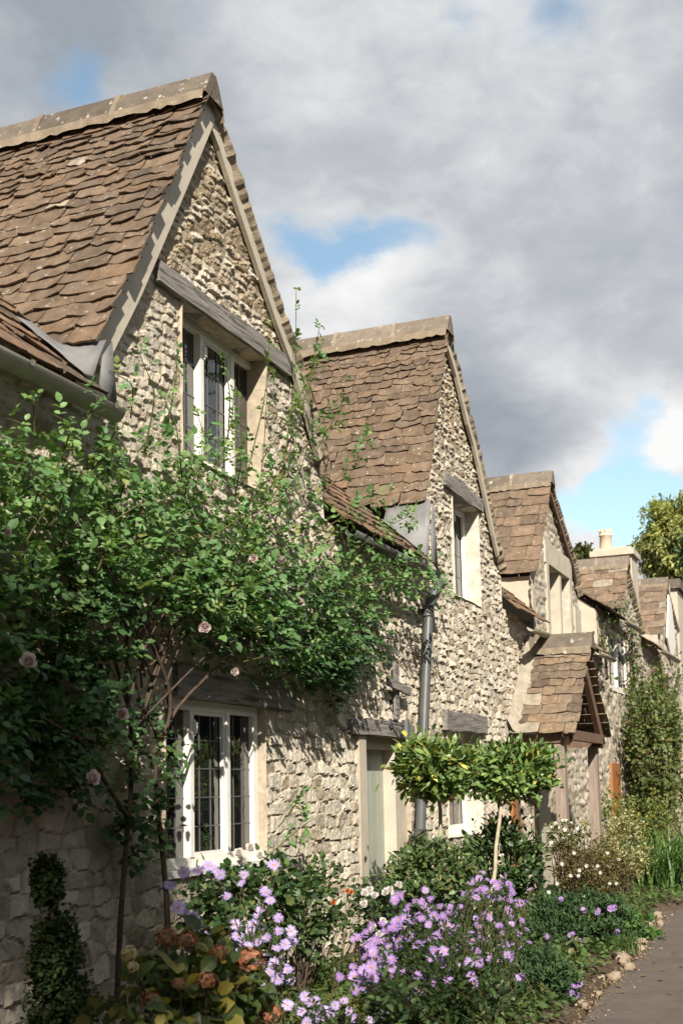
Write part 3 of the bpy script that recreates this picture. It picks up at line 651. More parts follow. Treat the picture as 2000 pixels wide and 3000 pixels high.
# ================= cottage four
c4 = thing('stone_cottage', 'fourth stone cottage with lichened gable, pale rendered side and chimney', 'cottage', group='terrace of stone cottages')
W4 = (Y_(1392, 1460), Y_(1440, 1500), 3.5, 4.85)
ys = grid(24.2, 33, .05, [W4[0], W4[1]]); zs = grid(-.05, 6.85, .045, [W4[2], W4[3]])
b = MB(); rubble(b, ys, zs, top_of(G4L, G4R, 5.05), [W4], seed=103, ampf=lambda Y, Z: .04+0*Y, tone=lambda Y, Z: .1+0*Y, style=((-1, 8), (.15, .14))); reveal(b, W4, depth=.2); b.build('wall', STONE, c4, True)
core(c4, 24.2, 33, 5)
M4 = [(-4.12, 5.0), (-8.6, 8.0)]
gable_roof(c4, G4L, G4R, -8.6, 81, e0=.26, e1=.2, lichen=.12, tone=(.215, .15, .105), w=(.3, .55))
main_roof(c4, lambda p: 24.05, lambda p: prof_y(G4L, max(p[1], 5.15))+.05, 83, M4)
b = MB(); b.add([(XW+.02, 24.2, 3.9), (XW+.02, 24.2, 5.0), (-8, 24.2, 7.6), (-8, 24.2, 3.9)], None, [(0, 1, 2, 3)]); b.add([(XW+.02, 24.2, 3.9), (XW+.02, 24.2, 5.0), (XW+.02, 24.75, 5.0), (XW+.02, 24.75, 3.9)], None, [(0, 1, 2, 3)]); b.build('rendered_side', RENDER, c4)
window(c4, (W4[0]+.01, W4[1]-.01, W4[2]+.01, W4[3]-.01), XW-.1, [(W4[0]+W4[1])/2], .12, .12, 2, 4)
g = MB(); br = []; gutter(g, br, -4.06, 25.6, 28.0, 4.95, .07); go = g.build('gutter', GUTTER, c4, True); [k.build('bracket', GUTTER, go) for k in br]
b = MB(); b.box((XW-.1, 24.9, .02), (XW+.08, 25.8, 2.0)); b.build('door', ORANGE, c4)
def chimney():
    b = MB(); p = ony(1408, 1290, 30.0); q = ony(1455, 1290, 30.0); x0, x1 = p[0]-.65, q[0]-.05; zt = ony(1408, 1262, 30.)[2]
    x0 = ony(1362, 1280, 30)[0]
    b.box((x0, 30.0, 5.0), (x1, 30.9, zt-.16)); ch = b.build('chimney', ASHLAR, c4)
    b = MB(); b.box((x0-.07, 29.9, zt-.158), (x1+.07, 31.0, zt-.02)); b.box((x0, 30., zt-.018), (x1, 30.9, zt+.05)); b.build('chimney_cap', ASHLAR, ch)
    b = MB(); pc = ony(1391, 1255, 30.4); w = 14.5*mpp(pc); zt2 = ony(1391, 1203, 30.4)[2]; h = zt2-pc[2]
    b.tube([(pc[0], 30.4, zt), (pc[0], 30.4, zt+h*.72), (pc[0], 30.4, zt+h*.74), (pc[0], 30.4, zt+h*.79), (pc[0], 30.4, zt+h*.80), (pc[0], 30.4, zt+h*.93)], [w*1.05, w*.92, w*1.05, w*1.05, w*.97, w*.99], 18)
    for k in range(9): a = k*2*math.pi/9; b.tube([(pc[0]+w*.9*math.cos(a), 30.4+w*.9*math.sin(a), zt+h*.9), (pc[0]+w*.9*math.cos(a), 30.4+w*.9*math.sin(a), zt+h*1.02)], w*.22, 6)
    b.build('chimney_pot', CLAY, ch, True)
chimney()

# ================= cottage five
c5 = thing('stone_cottage', 'farthest stone cottage with white triangular gable board beneath the trees', 'cottage', group='terrace of stone cottages')
ys = grid(33, 43, .07); zs = grid(-.05, 7.3, .06)
b = MB(); rubble(b, ys, zs, top_of(G5L, G5R, 5.0), [], seed=123, ampf=lambda Y, Z: .05+0*Y, tone=lambda Y, Z: .1+0*Y, style=((-1, 8), (.18, .17))); b.build('wall', STONE, c5, True)
gable_roof(c5, G5L, G5R, -8.6, 95, e0=.28, e1=.22, lichen=.1, tone=(.22, .16, .115), w=(.35, .6))
main_roof(c5, lambda p: prof_y(G4R, max(p[1], G4R[0][1]))-.05, lambda p: prof_y(G5L, max(p[1], 5.2)), 97, [(-4.12, 4.9), (-8.6, 7.8)])
b = MB(); b.add([(XW+.10, 35.2, 7.1), (XW+.10, 34.2, 5.5), (XW+.1, 34.9, 4.9), (XW+.1, 36.0, 5.5)], None, [(0, 1, 2, 3)]); o = b.build('gable_board', WHITE, c5); s = o.modifiers.new('s', 'SOLIDIFY'); s.thickness = .04
g = MB(); br = []; gutter(g, br, -4.06, 30.9, 34.2, 4.85, .08); go = g.build('gutter', GUTTER, c5, True); [k.build('bracket', GUTTER, go) for k in br]
c6 = thing('stone_house', 'pale stone house end just showing at the far right edge of the photo', 'house')
p = onx(1551, 1352, -4.4); b = MB(); b.box((-8.0, p[1], 0), (-4.36, p[1]+5.0, p[2])); b.build('wall', ASHLAR, c6)
b = MB(); b.box((-8.1, p[1]-.12, p[2]+.002), (-4.26, p[1]+5.1, p[2]+.28)); b.build('parapet', RIDGE, c6)
#PLANTS
# ------------------------------------------------------------------ plants
def _tmpl(wid, droop=.05, cup=.08, tip=.55):
    v = np.array([(0, 0, 0), (.28, wid*.5, cup*.6), (.28, -wid*.5, cup*.6), (.3, 0, 0), (.66, wid*tip*.8, cup*.5-droop*.5), (.66, -wid*tip*.8, cup*.5-droop*.5), (.66, 0, -droop*.4), (1, 0, -droop*1.6)])
    return v, np.array([(0, 3, 1), (0, 2, 3), (6, 7, 4), (6, 5, 7)]), np.array([(3, 6, 4, 1), (3, 2, 5, 6)])
T_OVAL = _tmpl(.66, .08, .12, .62); T_LANC = _tmpl(.32, .10, .05, .6); T_ROUND = _tmpl(.9, .05, .08, .62); T_NEEDLE = (np.array([(0, .07, 0), (0, -.07, 0), (1, 0, 0)]), np.array([(0, 1, 2)]), None)
T_CARD = (np.array([(0, 0, 0), (.5, .3, .05), (1, 0, 0), (.5, -.3, .05)]), np.array([(0, 2, 1), (0, 3, 2)]), None)
T_PETAL = (np.array([(.12, .05, 0), (.12, -.05, 0), (.7, .10, .04), (.7, -.10, .04), (1, 0, .02)]), np.array([(2, 3, 4)]), np.array([(0, 1, 3, 2)]))
def put(b, T, P, D, N_, L, C, wid=1.0):
    P = np.asarray(P, float); n = len(P)
    if n == 0: return
    D = unit(D); B = unit(np.cross(N_, D)); N2 = np.cross(D, B); tv, t3, t4 = T; k = len(tv)
    L = np.broadcast_to(L, (n,)); 
    V = P[:, None]+L[:, None, None]*(tv[None, :, 0:1]*D[:, None]+wid*tv[None, :, 1:2]*B[:, None]+tv[None, :, 2:3]*N2[:, None])
    off = (np.arange(n)*k)[:, None, None]
    f3 = (t3[None]+off).reshape(-1, 3) if t3 is not None else None; f4 = (t4[None]+off).reshape(-1, 4) if t4 is not None else None
    b.add(V.reshape(-1, 3), f3, f4, np.repeat(np.broadcast_to(C, (n, 3)), k, 0))
def pick(cols, n, r, var=.22):
    c = np.array([q[0] for q in cols]); w = np.array([q[1] for q in cols], float); w /= w.sum()
    return c[r.choice(len(c), n, p=w)]*r.uniform(1-var, 1+var, (n, 1))*r.uniform(.93, 1.07, (n, 3))
def rdir(n, r): return unit(r.normal(size=(n, 3)))
GREEN = [((.060, .115, .030), 5), ((.045, .09, .028), 4), ((.10, .15, .04), 2)]
def foliage(b, c, rad, n, L, cols, r, T=T_OVAL, clumps=40, cl=.16, shell=.55, up=.5, spread=.6, flat=None, lens=(.7, 1.25), wid=1.):
    """leaves in clumps through an uneven ellipsoid"""
    c = np.asarray(c, float); rad = np.asarray(rad, float)*np.ones(3)
    d = rdir(clumps, r); q = (shell+(1-shell)*r.random(clumps)**.6)*r.uniform(.82, 1.1, clumps)
    K = c+d*rad*q[:, None]
    i = r.integers(0, clumps, n); g = r.normal(size=(n, 3))*cl*rad*r.uniform(.5, 1.3, (clumps, 1))[i]
    P = K[i]+g; out = unit((P-c)/rad)
    if flat is not None: P[:, 2] = np.maximum(P[:, 2], flat+.02*r.random(n))
    D = unit(out*spread+rdir(n, r)*.75+np.array([0, 0, up*.4])); Nn = unit(out*.5+rdir(n, r)*.5+np.array([0, 0, .6]))
    tone = (r.uniform(.8, 1.2, (clumps, 1)))[i]
    put(b, T, P, D, Nn, L*r.uniform(*lens, n), pick(cols, n, r)*tone, wid)
    return K
def twigs(b, base, K, r, rad=.008, n=None, jit=.1, col=(1, 1, 1)):
    for k in (K if n is None else K[r.permutation(len(K))[:n]]):
        s = np.asarray(base, float)+np.append(r.normal(0, jit, 2), 0); m_ = s*.45+k*.55+r.normal(0, .06, 3)*np.linalg.norm(k-s)
        b.tube([s, (s+m_)/2+r.normal(0, .01, 3), m_, k], [rad*1.3, rad, rad*.8, rad*.4], 4, col, cap=False)
def bush(name, label, cat, c, rad, n, L, cols, seed, mat_=None, T=T_OVAL, group=None, base=None, ntw=24, tw=.007, stem_mat=None, **kw):
    r = np.random.default_rng(seed); t = thing(name, label, cat, group=group); b = MB()
    K = foliage(b, c, rad, n, L, cols, r, T, **kw); b.build('foliage', mat_ or LEAF, t)
    s = MB(); base = base if base is not None else (c[0], c[1], 0.); twigs(s, base, K, r, tw, ntw); s.build('stem', stem_mat or BARK, t)
    return t, K, r
def daisy(col, cen, np_=18, r=None, size=1., cup=.1):
    r = r or np.random.default_rng(5); b = MB(); a = np.arange(np_)*2*np.pi/np_+r.normal(0, .06, np_)
    D = np.stack([np.cos(a), np.sin(a), r.normal(cup, .10, np_)], -1); put(b, T_PETAL, np.zeros((np_, 3)), D, np.tile([0, 0, 1.], (np_, 1)), r.uniform(.85, 1.08, np_)*size, np.array(col)*r.uniform(.85, 1.15, (np_, 1)))
    n = 8; th = np.arange(n)*2*np.pi/n
    v = [(.2*size*math.cos(t), .2*size*math.sin(t), .03*size) for t in th]+[(.13*size*math.cos(t), .13*size*math.sin(t), .10*size) for t in th]+[(0, 0, .12*size)]
    b.add(v, [(n+i, n+(i+1) % n, 2*n) for i in range(n)], [(i, (i+1) % n, n+(i+1) % n, n+i) for i in range(n)], cen)
    return b
def rose_bloom(seed, col=(.80, .69, .66), dense=26):
    r = np.random.default_rng(seed); b = MB()
    T = (np.array([(0, 0, 0), (.45, .42, .1), (.45, -.42, .1), (.85, .36, .34), (.85, -.36, .34), (1., 0, .42), (.5, 0, .0)]), np.array([(0, 6, 1), (0, 2, 6)]), np.array([(6, 5, 3, 1), (6, 2, 4, 5)]))
    k = np.arange(dense); a = k*2.4; el = .15+1.25*(1-k/dense); el = 1.35-1.25*(k/dense)
    D = np.stack([np.cos(a)*np.cos(el), np.sin(a)*np.cos(el), np.sin(el)], -1); N_ = np.stack([-np.cos(a)*np.sin(el), -np.sin(a)*np.sin(el), np.cos(el)], -1)
    c = np.array(col)*(1-.25*(1-k/dense)[:, None]*np.array([.25, .6, .55])); put(b, T, D*.0, D, N_, .55+.45*k/dense, c*r.uniform(.9, 1.1, (dense, 1)))
    return b
def meshof(b, name, mat_):
    o = b.build(name, mat_); me = o.data; bpy.data.objects.remove(o); return me
def scatter_parts(name, meshes, pts, dirs, size, parent, r):
    for p, d, s in zip(pts, dirs, np.broadcast_to(size, (len(pts),))):
        o = bpy.data.objects.new(name, meshes[r.integers(len(meshes))]); COL.objects.link(o); o.parent = parent; o.location = p
        q = Vector(d).to_track_quat('Z', 'Y').to_euler(); o.rotation_euler = q; o.rotation_euler.rotate_axis('Z', r.uniform(0, 6.28)); o.scale = (s, s, s)
TOEYE = lambda p: unit(EYE-np.asarray(p))

# ---- climbing rose
def climbing_rose():
    r = np.random.default_rng(101); t = thing('climbing_rose', 'large climbing rose with pale pink blooms spreading over the nearest cottage wall', 'rose')
    lf = MB(); st = MB()
    cols = [((.17, .31, .11), 5), ((.14, .265, .095), 4), ((.24, .37, .125), 2.5), ((.31, .37, .12), .8)]
    dark = [((.085, .17, .065), 5), ((.065, .135, .058), 4), ((.13, .23, .075), 1.5)]  # deeper greens for the lower masses: their own shade put into the colour
    def spray(P, D, Ls, cc):          # compound leaves: a terminal leaflet and pairs down the stalk
        n = len(P); D = unit(D); up = unit(np.array([.35, -.15, .9])+r.normal(0, .28, (n, 3))); S = unit(np.cross(up, D)); C0 = pick(cc, n, r, .18)
        for k, (tt, sd) in enumerate(((1.0, 0), (.68, 1), (.68, -1), (.30, 1), (.30, -1))):
            ln = Ls*1.9; pos = P+D*(ln*tt)[:, None]; dd = unit(D*(1 if sd == 0 else .55)+S*sd*.85+r.normal(0, .16, (n, 3)))
            keep = r.random(n) < (1 if k < 3 else .8)
            put(lf, T_OVAL, pos[keep], dd[keep], unit(up+r.normal(0, .22, (n, 3)))[keep], (Ls*r.uniform(.85, 1.15, n)*(1.1 if sd == 0 else .92))[keep], C0[keep])
    # leafy masses on the wall: picture ellipse, count, how far out from the wall
    blobs = [((500, 1285, 320, 105), 320, .08, .50), ((230, 1240, 260, 140), 230, .08, .50), ((650, 1425, 180, 110), 400, .05, .55), ((560, 1480, 200, 80), 260, .05, .5), ((100, 1120, 170, 140), 130, .08, .45),
             ((780, 1330, 140, 90), 70, .04, .4), ((420, 1120, 260, 75), 70, .05, .4), ((690, 1210, 160, 70), 45, .04, .35), ((900, 1310, 110, 45), 35, .03, .3), ((90, 1400, 150, 130), 220, .1, .5),
             ((90, 1600, 130, 120), 250, .05, .45), ((720, 1540, 60, 70), 100, .03, .25), ((320, 1060, 160, 110), 45, .05, .4), ((60, 1770, 90, 90), 120, .05, .35), ((300, 1700, 60, 80), 30, .05, .3), ((265, 1880, 50, 130), 70, .03, .3), ((560, 1020, 130, 60), 25, .03, .3), ((-170, 1350, 170, 330), 420, .1, .45), ((-210, 1700, 160, 200), 220, .1, .45), ((300, 1345, 270, 95), 340, .15, .65)]
    for (px, py, rx, ry), n, x0, x1 in blobs:
        c = onx(max(px, -150), py, XW+.1); s = mpp(c); ct = abs(CR[1]*0+ (ray(px, py)[0]))  # picture size to metres on the wall
        ry_m = ry*s; y0 = Y_(max(px-rx, -330), py); y1 = Y_(px+rx, py); yc = (y0+y1)/2; hy = (y1-y0)/2
        a = r.random(n)*2*np.pi; q = np.sqrt(r.random(n))*(1+.12*r.normal(size=n)); 
        P = np.stack([XW+x0+(x1-x0)*r.random(n)**1.3*(1-.5*np.clip(q, 0, 1)), yc+hy*q*np.cos(a), c[2]+ry_m*q*np.sin(a)], -1)
        D = unit(rdir(n, r)*.8+np.array([.75, -.1, .1])); low = P[:, 2] < 3.0
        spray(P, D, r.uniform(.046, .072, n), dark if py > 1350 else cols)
    # canes
    def cane(path, r0, r1, leaves=0, Ls=.05, cc=cols, col=(1, 1, 1)):
        p = np.asarray(path, float); k = np.linspace(0, len(p)-1, 14); p = np.stack([np.interp(k, range(len(p)), p[:, i]) for i in range(3)], -1)
        for _ in range(2): p[1:-1] = (p[:-2]+2*p[1:-1]+p[2:])/4
        st.tube(p, np.linspace(r0, r1, len(p)), 6, col)
        if leaves:
            i = np.sort(r.random(leaves))**.8*13; P = np.stack([np.interp(i, range(14), p[:, q]) for q in range(3)], -1)
            tg = np.stack([np.interp(i, range(14), np.gradient(p[:, q])) for q in range(3)], -1)
            sd = unit(np.cross(unit(tg), [1, 0.2, .1]))*np.where(np.arange(leaves) % 2, 1, -1)[:, None]
            spray(P, unit(sd+unit(tg)*.5+r.normal(0, .3, (leaves, 3))+[.25, -.1, .0]), np.full(leaves, Ls)*r.uniform(.7, 1.15, leaves), cc)
    def PX(l, x=XW+.2): return [onx(px, py, x+dx) for px, py, dx in l]
    cane(PX([(384, 2330, 0), (386, 2150, 0), (384, 2050, 0), (365, 1880, 0), (345, 1740, .02), (395, 1630, .05), (470, 1560, .05)]), .022, .011)
    cane(PX([(345, 1740, .02), (385, 1680, .05), (396, 1600, .08), (360, 1500, .1), (300, 1380, .1)]), .020, .010)
    cane(PX([(268, 2330, 0), (275, 2100, 0), (295, 1900, 0), (310, 1720, 0), (290, 1600, .03), (282, 1450, .05), (330, 1300, .05)]), .019, .009)
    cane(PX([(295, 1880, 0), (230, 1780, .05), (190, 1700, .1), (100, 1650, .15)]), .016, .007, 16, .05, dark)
    cane(PX([(310, 1720, 0), (350, 1560, .05), (380, 1460, .1), (480, 1360, .1)]), .018, .008)
    cane(PX([(470, 1560, .05), (560, 1480, .1), (640, 1420, .15), (780, 1400, .1)]), .014, .006)
    cane(PX([(300, 1640, 0), (270, 1540, .03), (240, 1430, .1), (150, 1320, .1)]), .014, .006)
    for _ in range(14):
        a = (r.uniform(280, 400), r.uniform(1500, 1700), r.uniform(0, .1)); bq = (r.uniform(150, 700), r.uniform(1250, 1450), r.uniform(.05, .35)); cane(PX([a, ((a[0]+bq[0])/2+r.uniform(-40, 40), (a[1]+bq[1])/2, .1), bq]), .009, .004)
    # young shoots reaching up and out
    G = (1.1, 1.5, .7)
    extra = []
    for _ in range(40):
        px = r.uniform(-20, 640); py = r.uniform(1120, 1440); L_ = r.uniform(60, 150); a_ = r.uniform(-2.3, -.15); extra.append((px, py, px+L_*math.cos(a_), py+L_*math.sin(a_)*.8))
    for px, py, qx, qy in extra+[(30, 1050, 15, 960), (140, 1060, 120, 950), (210, 1080, 250, 930), (330, 1050, 315, 800), (300, 960, 250, 850), (420, 1120, 370, 900), (480, 1130, 540, 870), (560, 1120, 620, 760), (640, 1150, 680, 660), (620, 1150, 760, 940), (700, 1180, 850, 1000), (720, 1230, 900, 1130), (640, 1080, 735, 740),
                           (520, 1050, 500, 800), (380, 1010, 410, 800), (700, 1080, 800, 880), (660, 960, 740, 790), (770, 1300, 950, 1180), (800, 1330, 1010, 1300), (760, 1350, 960, 1360), (560, 1520, 800, 1490), (640, 1560, 780, 1500), (80, 1000, 40, 900), (180, 1000, 190, 880), (250, 1100, 180, 1020), (330, 1180, 560, 1040), (450, 1250, 720, 1120), (600, 1060, 700, 880),
                           (110, 1420, 560, 1290), (400, 1320, 610, 1300), (170, 1680, 320, 1740), (230, 1700, 420, 1810), (200, 1760, 250, 1640), (640, 1900, 700, 1800), (600, 1980, 720, 1880), (440, 1150, 450, 940), (840, 1280, 890, 1220), (860, 1330, 1040, 1360)]:
        x = XW+r.uniform(.15, .45); a = onx(px, py, x); bb = onx(qx, qy, x+r.uniform(-.1, .15)); mid_ = (a+bb)/2+np.array([.08, r.normal(0, .05), .07])
        cane([a, mid_, bb], .006, .0025, max(6, int(np.linalg.norm(bb-a)*(9 if qy < 1000 else 14))), .047 if qy < 1000 else .054, cols, G)
    lf.build('foliage', LEAF, t); st.build('stem', BARK, t, True)
    ms = [meshof(rose_bloom(s), 'rose_bloom', PETAL) for s in (1, 2, 3)]
    for px, py, s in [(471, 1438, 17), (66, 1522, 24), (537, 1541, 12), (279, 1640, 18), (210, 1790, 22), (582, 1283, 12), (645, 1282, 13), (15, 1222, 12)]:
        p = onx(px, py, XW+(.62 if py < 1600 else .5)); p = onx(px, py, XW+.75)
        scatter_parts('bloom', ms, [p], [unit(TOEYE(p)*.6+np.array([.4, -.1, -.15])+r.normal(0, .25, 3))], s*mpp(p)*1.05, t, r)
climbing_rose()

# ---- clipped bush at the left, shrub beyond the left edge that shades it
def topiary():
    r = np.random.default_rng(5); t = thing('topiary', 'dark clipped box topiary in tiers at the shaded wall foot', 'topiary'); cols = [((.045, .075, .025), 4), ((.08, .10, .03), 2), ((.03, .055, .02), 3)]
    s = MB()
    for px, py, w, h in ((108, 2025, 30, 50), (125, 2190, 52, 85), (140, 2310, 75, 80), (120, 2420, 70, 70)):
        c = onx(px, py, XW+.42); q = mpp(c); b = MB(); foliage(b, c, (w*q, w*q, h*q), 3600, .026, cols, r, T_OVAL, clumps=60, cl=.18, shell=.7); b.build('tier', DULL, t)
    c = onx(118, 2100, XW+.42); s.tube([(c[0], c[1]+.02, 0), (c[0], c[1], .6), (c[0], c[1], 1.25)], [.02, .016, .01], 6); s.build('stem', BARK, t)
topiary()
# ---- leafy bush with white flowers under the lower window
def P2(px, py, x): return onx(px, py, x)
def sized(px, py, x, w, h, d=None):
    c = onx(px, py, x); s = mpp(c); return c, ((d if d is not None else w)*s, w*s, h*s)
c, rd = sized(560, 2090, -3.85, 170, 110, 120)
t, K, r = bush('rose_bush', 'leafy green rose bush below the leaded window sill', 'rose', c, rd, 1700, .058, [((.085, .15, .05), 4), ((.065, .13, .05), 4), ((.15, .18, .05), 1)], 31, T=T_ROUND, shell=.4, base=(-3.9, c[1], 0), clumps=60)
ms = [meshof(rose_bloom(7, (.88, .87, .82)), 'white_bloom', PETAL)]
pts = [onx(px, py, -3.7) for px, py in ((548, 1962), (575, 1950), (560, 1980), (597, 1968))]; scatter_parts('bloom', ms, pts, [unit(TOEYE(p)+[0, 0, .6]) for p in pts], .042, t, r)
c, rd = sized(720, 2100, -3.75, 90, 130, 90)
bush('wall_shrub', 'loose green shrub against the wall left of the pale door', 'shrub', c, rd, 900, .05, [((.085, .15, .05), 4), ((.12, .18, .06), 3)], 33, T=T_OVAL, shell=.35, base=(-3.9, c[1], 0), clumps=40)
# ---- asters
LILAC = [(.50, .39, .70), (.56, .45, .74), (.45, .34, .66)]; PURP = [(.42, .26, .60), (.50, .34, .67), (.36, .21, .54)]
YEL = (.55, .33, .05)
m_lil = [meshof(daisy(c_, YEL, 20, np.random.default_rng(i)), 'aster_head', PETAL) for i, c_ in enumerate(LILAC)]
m_pur = [meshof(daisy(c_, YEL, 18, np.random.default_rng(i+9)), 'aster_head', PETAL) for i, c_ in enumerate(PURP)]
def aster(label, base, tips, seed, meshes, size, nleaf, Lf=.05, cols=None, group='asters in flower', stemc=(1, 1.2, .7)):
    r = np.random.default_rng(seed); t = thing('aster', label, 'aster', group=group); st = MB(); lf = MB(); tips = np.asarray(tips, float); P = []; D = []
    for k, tp in enumerate(tips):
        s = np.asarray(base)+np.append(r.normal(0, .12, 2), 0); mid_ = s*.4+tp*.6; mid_[2] += .10*(tp[2]); mid_ += np.append(r.normal(0, .05, 2), 0)
        q = np.linspace(0, 1, 7)[:, None]; pts = (1-q)**2*s+2*q*(1-q)*mid_+q*q*tp; st.tube(pts, np.linspace(.005, .002, 7), 4, stemc, cap=False)
        m_ = max(4, int(nleaf/len(tips))); u = r.random(m_)**.75; P.append((1-u[:, None])**2*s+2*u[:, None]*(1-u[:, None])*mid_+u[:, None]**2*tp+r.normal(0, .025, (m_, 3))); D.append(np.tile(unit(tp-s), (m_, 1))*.4+rdir(m_, r))
    P = np.concatenate(P); D = np.concatenate(D); n = len(P)
    put(lf, T_LANC, P, D, unit(rdir(n, r)+[0, 0, .8]), Lf*r.uniform(.6, 1.3, n), pick(cols or [((.055, .10, .035), 4), ((.08, .13, .04), 3), ((.04, .075, .03), 3)], n, r))
    lf.build('foliage', LEAF, t); st.build('stem', BARK, t)
    d = [unit(unit(tp-np.asarray(base))*.35+TOEYE(tp)*.85+np.array([0, 0, .3])+r.normal(0, .25, 3)) for tp in tips]
    scatter_parts('flower', meshes, tips, d, size*r.uniform(.8, 1.15, len(tips)), t, r); return t
def pxpts(l, x, dx, r): return [onx(px, py, x+r.uniform(-dx, dx)) for px, py in l]
r = np.random.default_rng(77)
L1p = [(530, 2205), (570, 2225), (600, 2215), (645, 2205), (585, 2250), (600, 2270), (480, 2140), (540, 2125), (520, 2060), (640, 2110), (610, 2050), (660, 2230), (425, 2098), (443, 2110), (455, 2130), (410, 2085), (487, 2168), (520, 2162), (512, 2193), (465, 2195), (500, 2150), (555, 2030), (628, 1988), (492, 1998), (478, 1990), (505, 2010), (560, 2010), (598, 2090), (590, 2105), (620, 2070), (575, 2140), (600, 2130), (612, 2155), (590, 2165), (570, 2175), (640, 2140), (655, 2170), (670, 2165), (668, 2140), (635, 2180), (610, 2195), (545, 2190), (555, 2170), (628, 2212), (657, 2222), (637, 2250), (667, 2253), (620, 2235), (580, 2125), (545, 2150), (455, 2000), (423, 2004), (390, 2035)]
aster('lilac aster in full sun beside the bare rose stem', (-3.3, 6.75, 0), pxpts(L1p, -3.25, .10, r), 41, m_lil, .040, 700)
L2p = [(700, 2290), (712, 2305), (725, 2300), (745, 2320), (770, 2310), (760, 2330), (720, 2335), (790, 2300), (800, 2325), (690, 2325), (735, 2345), (775, 2345), (815, 2340), (850, 2345), (705, 2350), (880, 2330), (660, 2310)]
aster('low lilac aster at the bottom edge between the hydrangea and the big purple aster', (-2.75, 7.0, -.05), pxpts(L2p, -2.75, .08, r), 42, m_lil, .034, 500)
def in_poly(n, poly, r):
    poly = np.array(poly, float); out = []
    while len(out) < n:
        p = r.uniform(poly.min(0), poly.max(0)); x, y = p; c = False; j = len(poly)-1
        for i in range(len(poly)):
            if (poly[i, 1] > y) != (poly[j, 1] > y) and x < (poly[j, 0]-poly[i, 0])*(y-poly[i, 1])/(poly[j, 1]-poly[i, 1])+poly[i, 0]: c = not c
            j = i
        if c: out.append(tuple(p))
    return out
cl = [(1140, 2035, 40, 40, 12), (1180, 2080, 30, 40, 9), (1100, 2060, 40, 25, 7), (970, 2090, 50, 40, 10), (1010, 2120, 60, 40, 12), (1060, 2160, 60, 50, 10), (1090, 2140, 60, 40, 14), (1170, 2150, 40, 50, 12), (930, 2140, 40, 30, 8), (980, 2180, 70, 30, 12), (1130, 2190, 70, 30, 11), (870, 2180, 50, 40, 10), (1010, 2250, 50, 40, 9), (1040, 2230, 60, 40, 8), (860, 2270, 40, 40, 7), (1170, 2230, 40, 30, 6), (1160, 2290, 60, 40, 7), (1110, 2300, 40, 30, 4), (910, 2310, 30, 30, 3), (1190, 2330, 30, 20, 3), (835, 2245, 30, 30, 6)]
T_ = [(cx_+r.normal(0, .55)*w, cy_+r.normal(0, .55)*h) for cx_, cy_, w, h, n in cl for _ in range(int(n*1.5))]
tips = []
for px, py in T_: tips.append(onx(px, py, -2.35-.25*(py < 2200)+r.uniform(-.22, .22)))
tips = np.array(tips); 
tips = tips[r.permutation(len(tips))]
aster('big purple aster covered in flowers, nearest the path', (-2.4, 7.75, 0), tips[:90], 43, m_pur, .035, 4200, .045)
aster('second purple aster growing through the big one on its wall side', (-2.62, 7.9, 0), tips[90:180]+[-.10, .10, .02], 143, m_pur, .034, 3000, .045)
aster('third purple aster on the far side of the big one, next to the dark mound', (-2.3, 8.1, 0), tips[180:]+[.02, .15, .03], 144, m_pur, .034, 2500, .045)
TB = [onx(px, py, -2.25+r.uniform(-.3, .2)) for px, py in in_poly(90, [(850, 2330), (1190, 2330), (1210, 2250), (1150, 2180), (900, 2200), (820, 2260)], r)]
def dense_green(label, base, tips, seed, n, L, cols, T=T_LANC, name='leafy_plant', cat='plant'):
    r = np.random.default_rng(seed); t = thing(name, label, cat); lf = MB(); st = MB(); P = []; D = []
    for tp in tips:
        s = np.asarray(base)+np.append(r.normal(0, .15, 2), 0); m_ = n//len(tips); u = r.random(m_)**.6; P.append(s+(tp-s)*u[:, None]+r.normal(0, .03, (m_, 3))); D.append(np.tile(unit(tp-s), (m_, 1))*.9+rdir(m_, r)*.7); st.tube([s, (s+tp)/2+r.normal(0, .02, 3), tp], [.005, .004, .002], 4, (1, 1.2, .7), cap=False)
    P = np.concatenate(P); D = np.concatenate(D); put(lf, T, P, D, unit(rdir(len(P), r)+[0, 0, .7]), L*r.uniform(.6, 1.3, len(P)), pick(cols, len(P), r)); lf.build('foliage', LEAF, t); st.build('stem', BARK, t); return t
dense_green('dark grassy foliage at the foot of the big purple aster', (-2.3, 7.7, 0), TB, 44, 3600, .065, [((.05, .09, .03), 4), ((.09, .14, .04), 2), ((.035, .065, .025), 3)])
L3p = in_poly(26, [(830, 2120), (930, 2110), (910, 2280), (820, 2260), (800, 2180)], r)
aster('smaller purple aster leaning left behind the big one', (-2.9, 8.3, 0), pxpts(L3p, -2.8, .12, r), 45, m_pur, .032, 600)
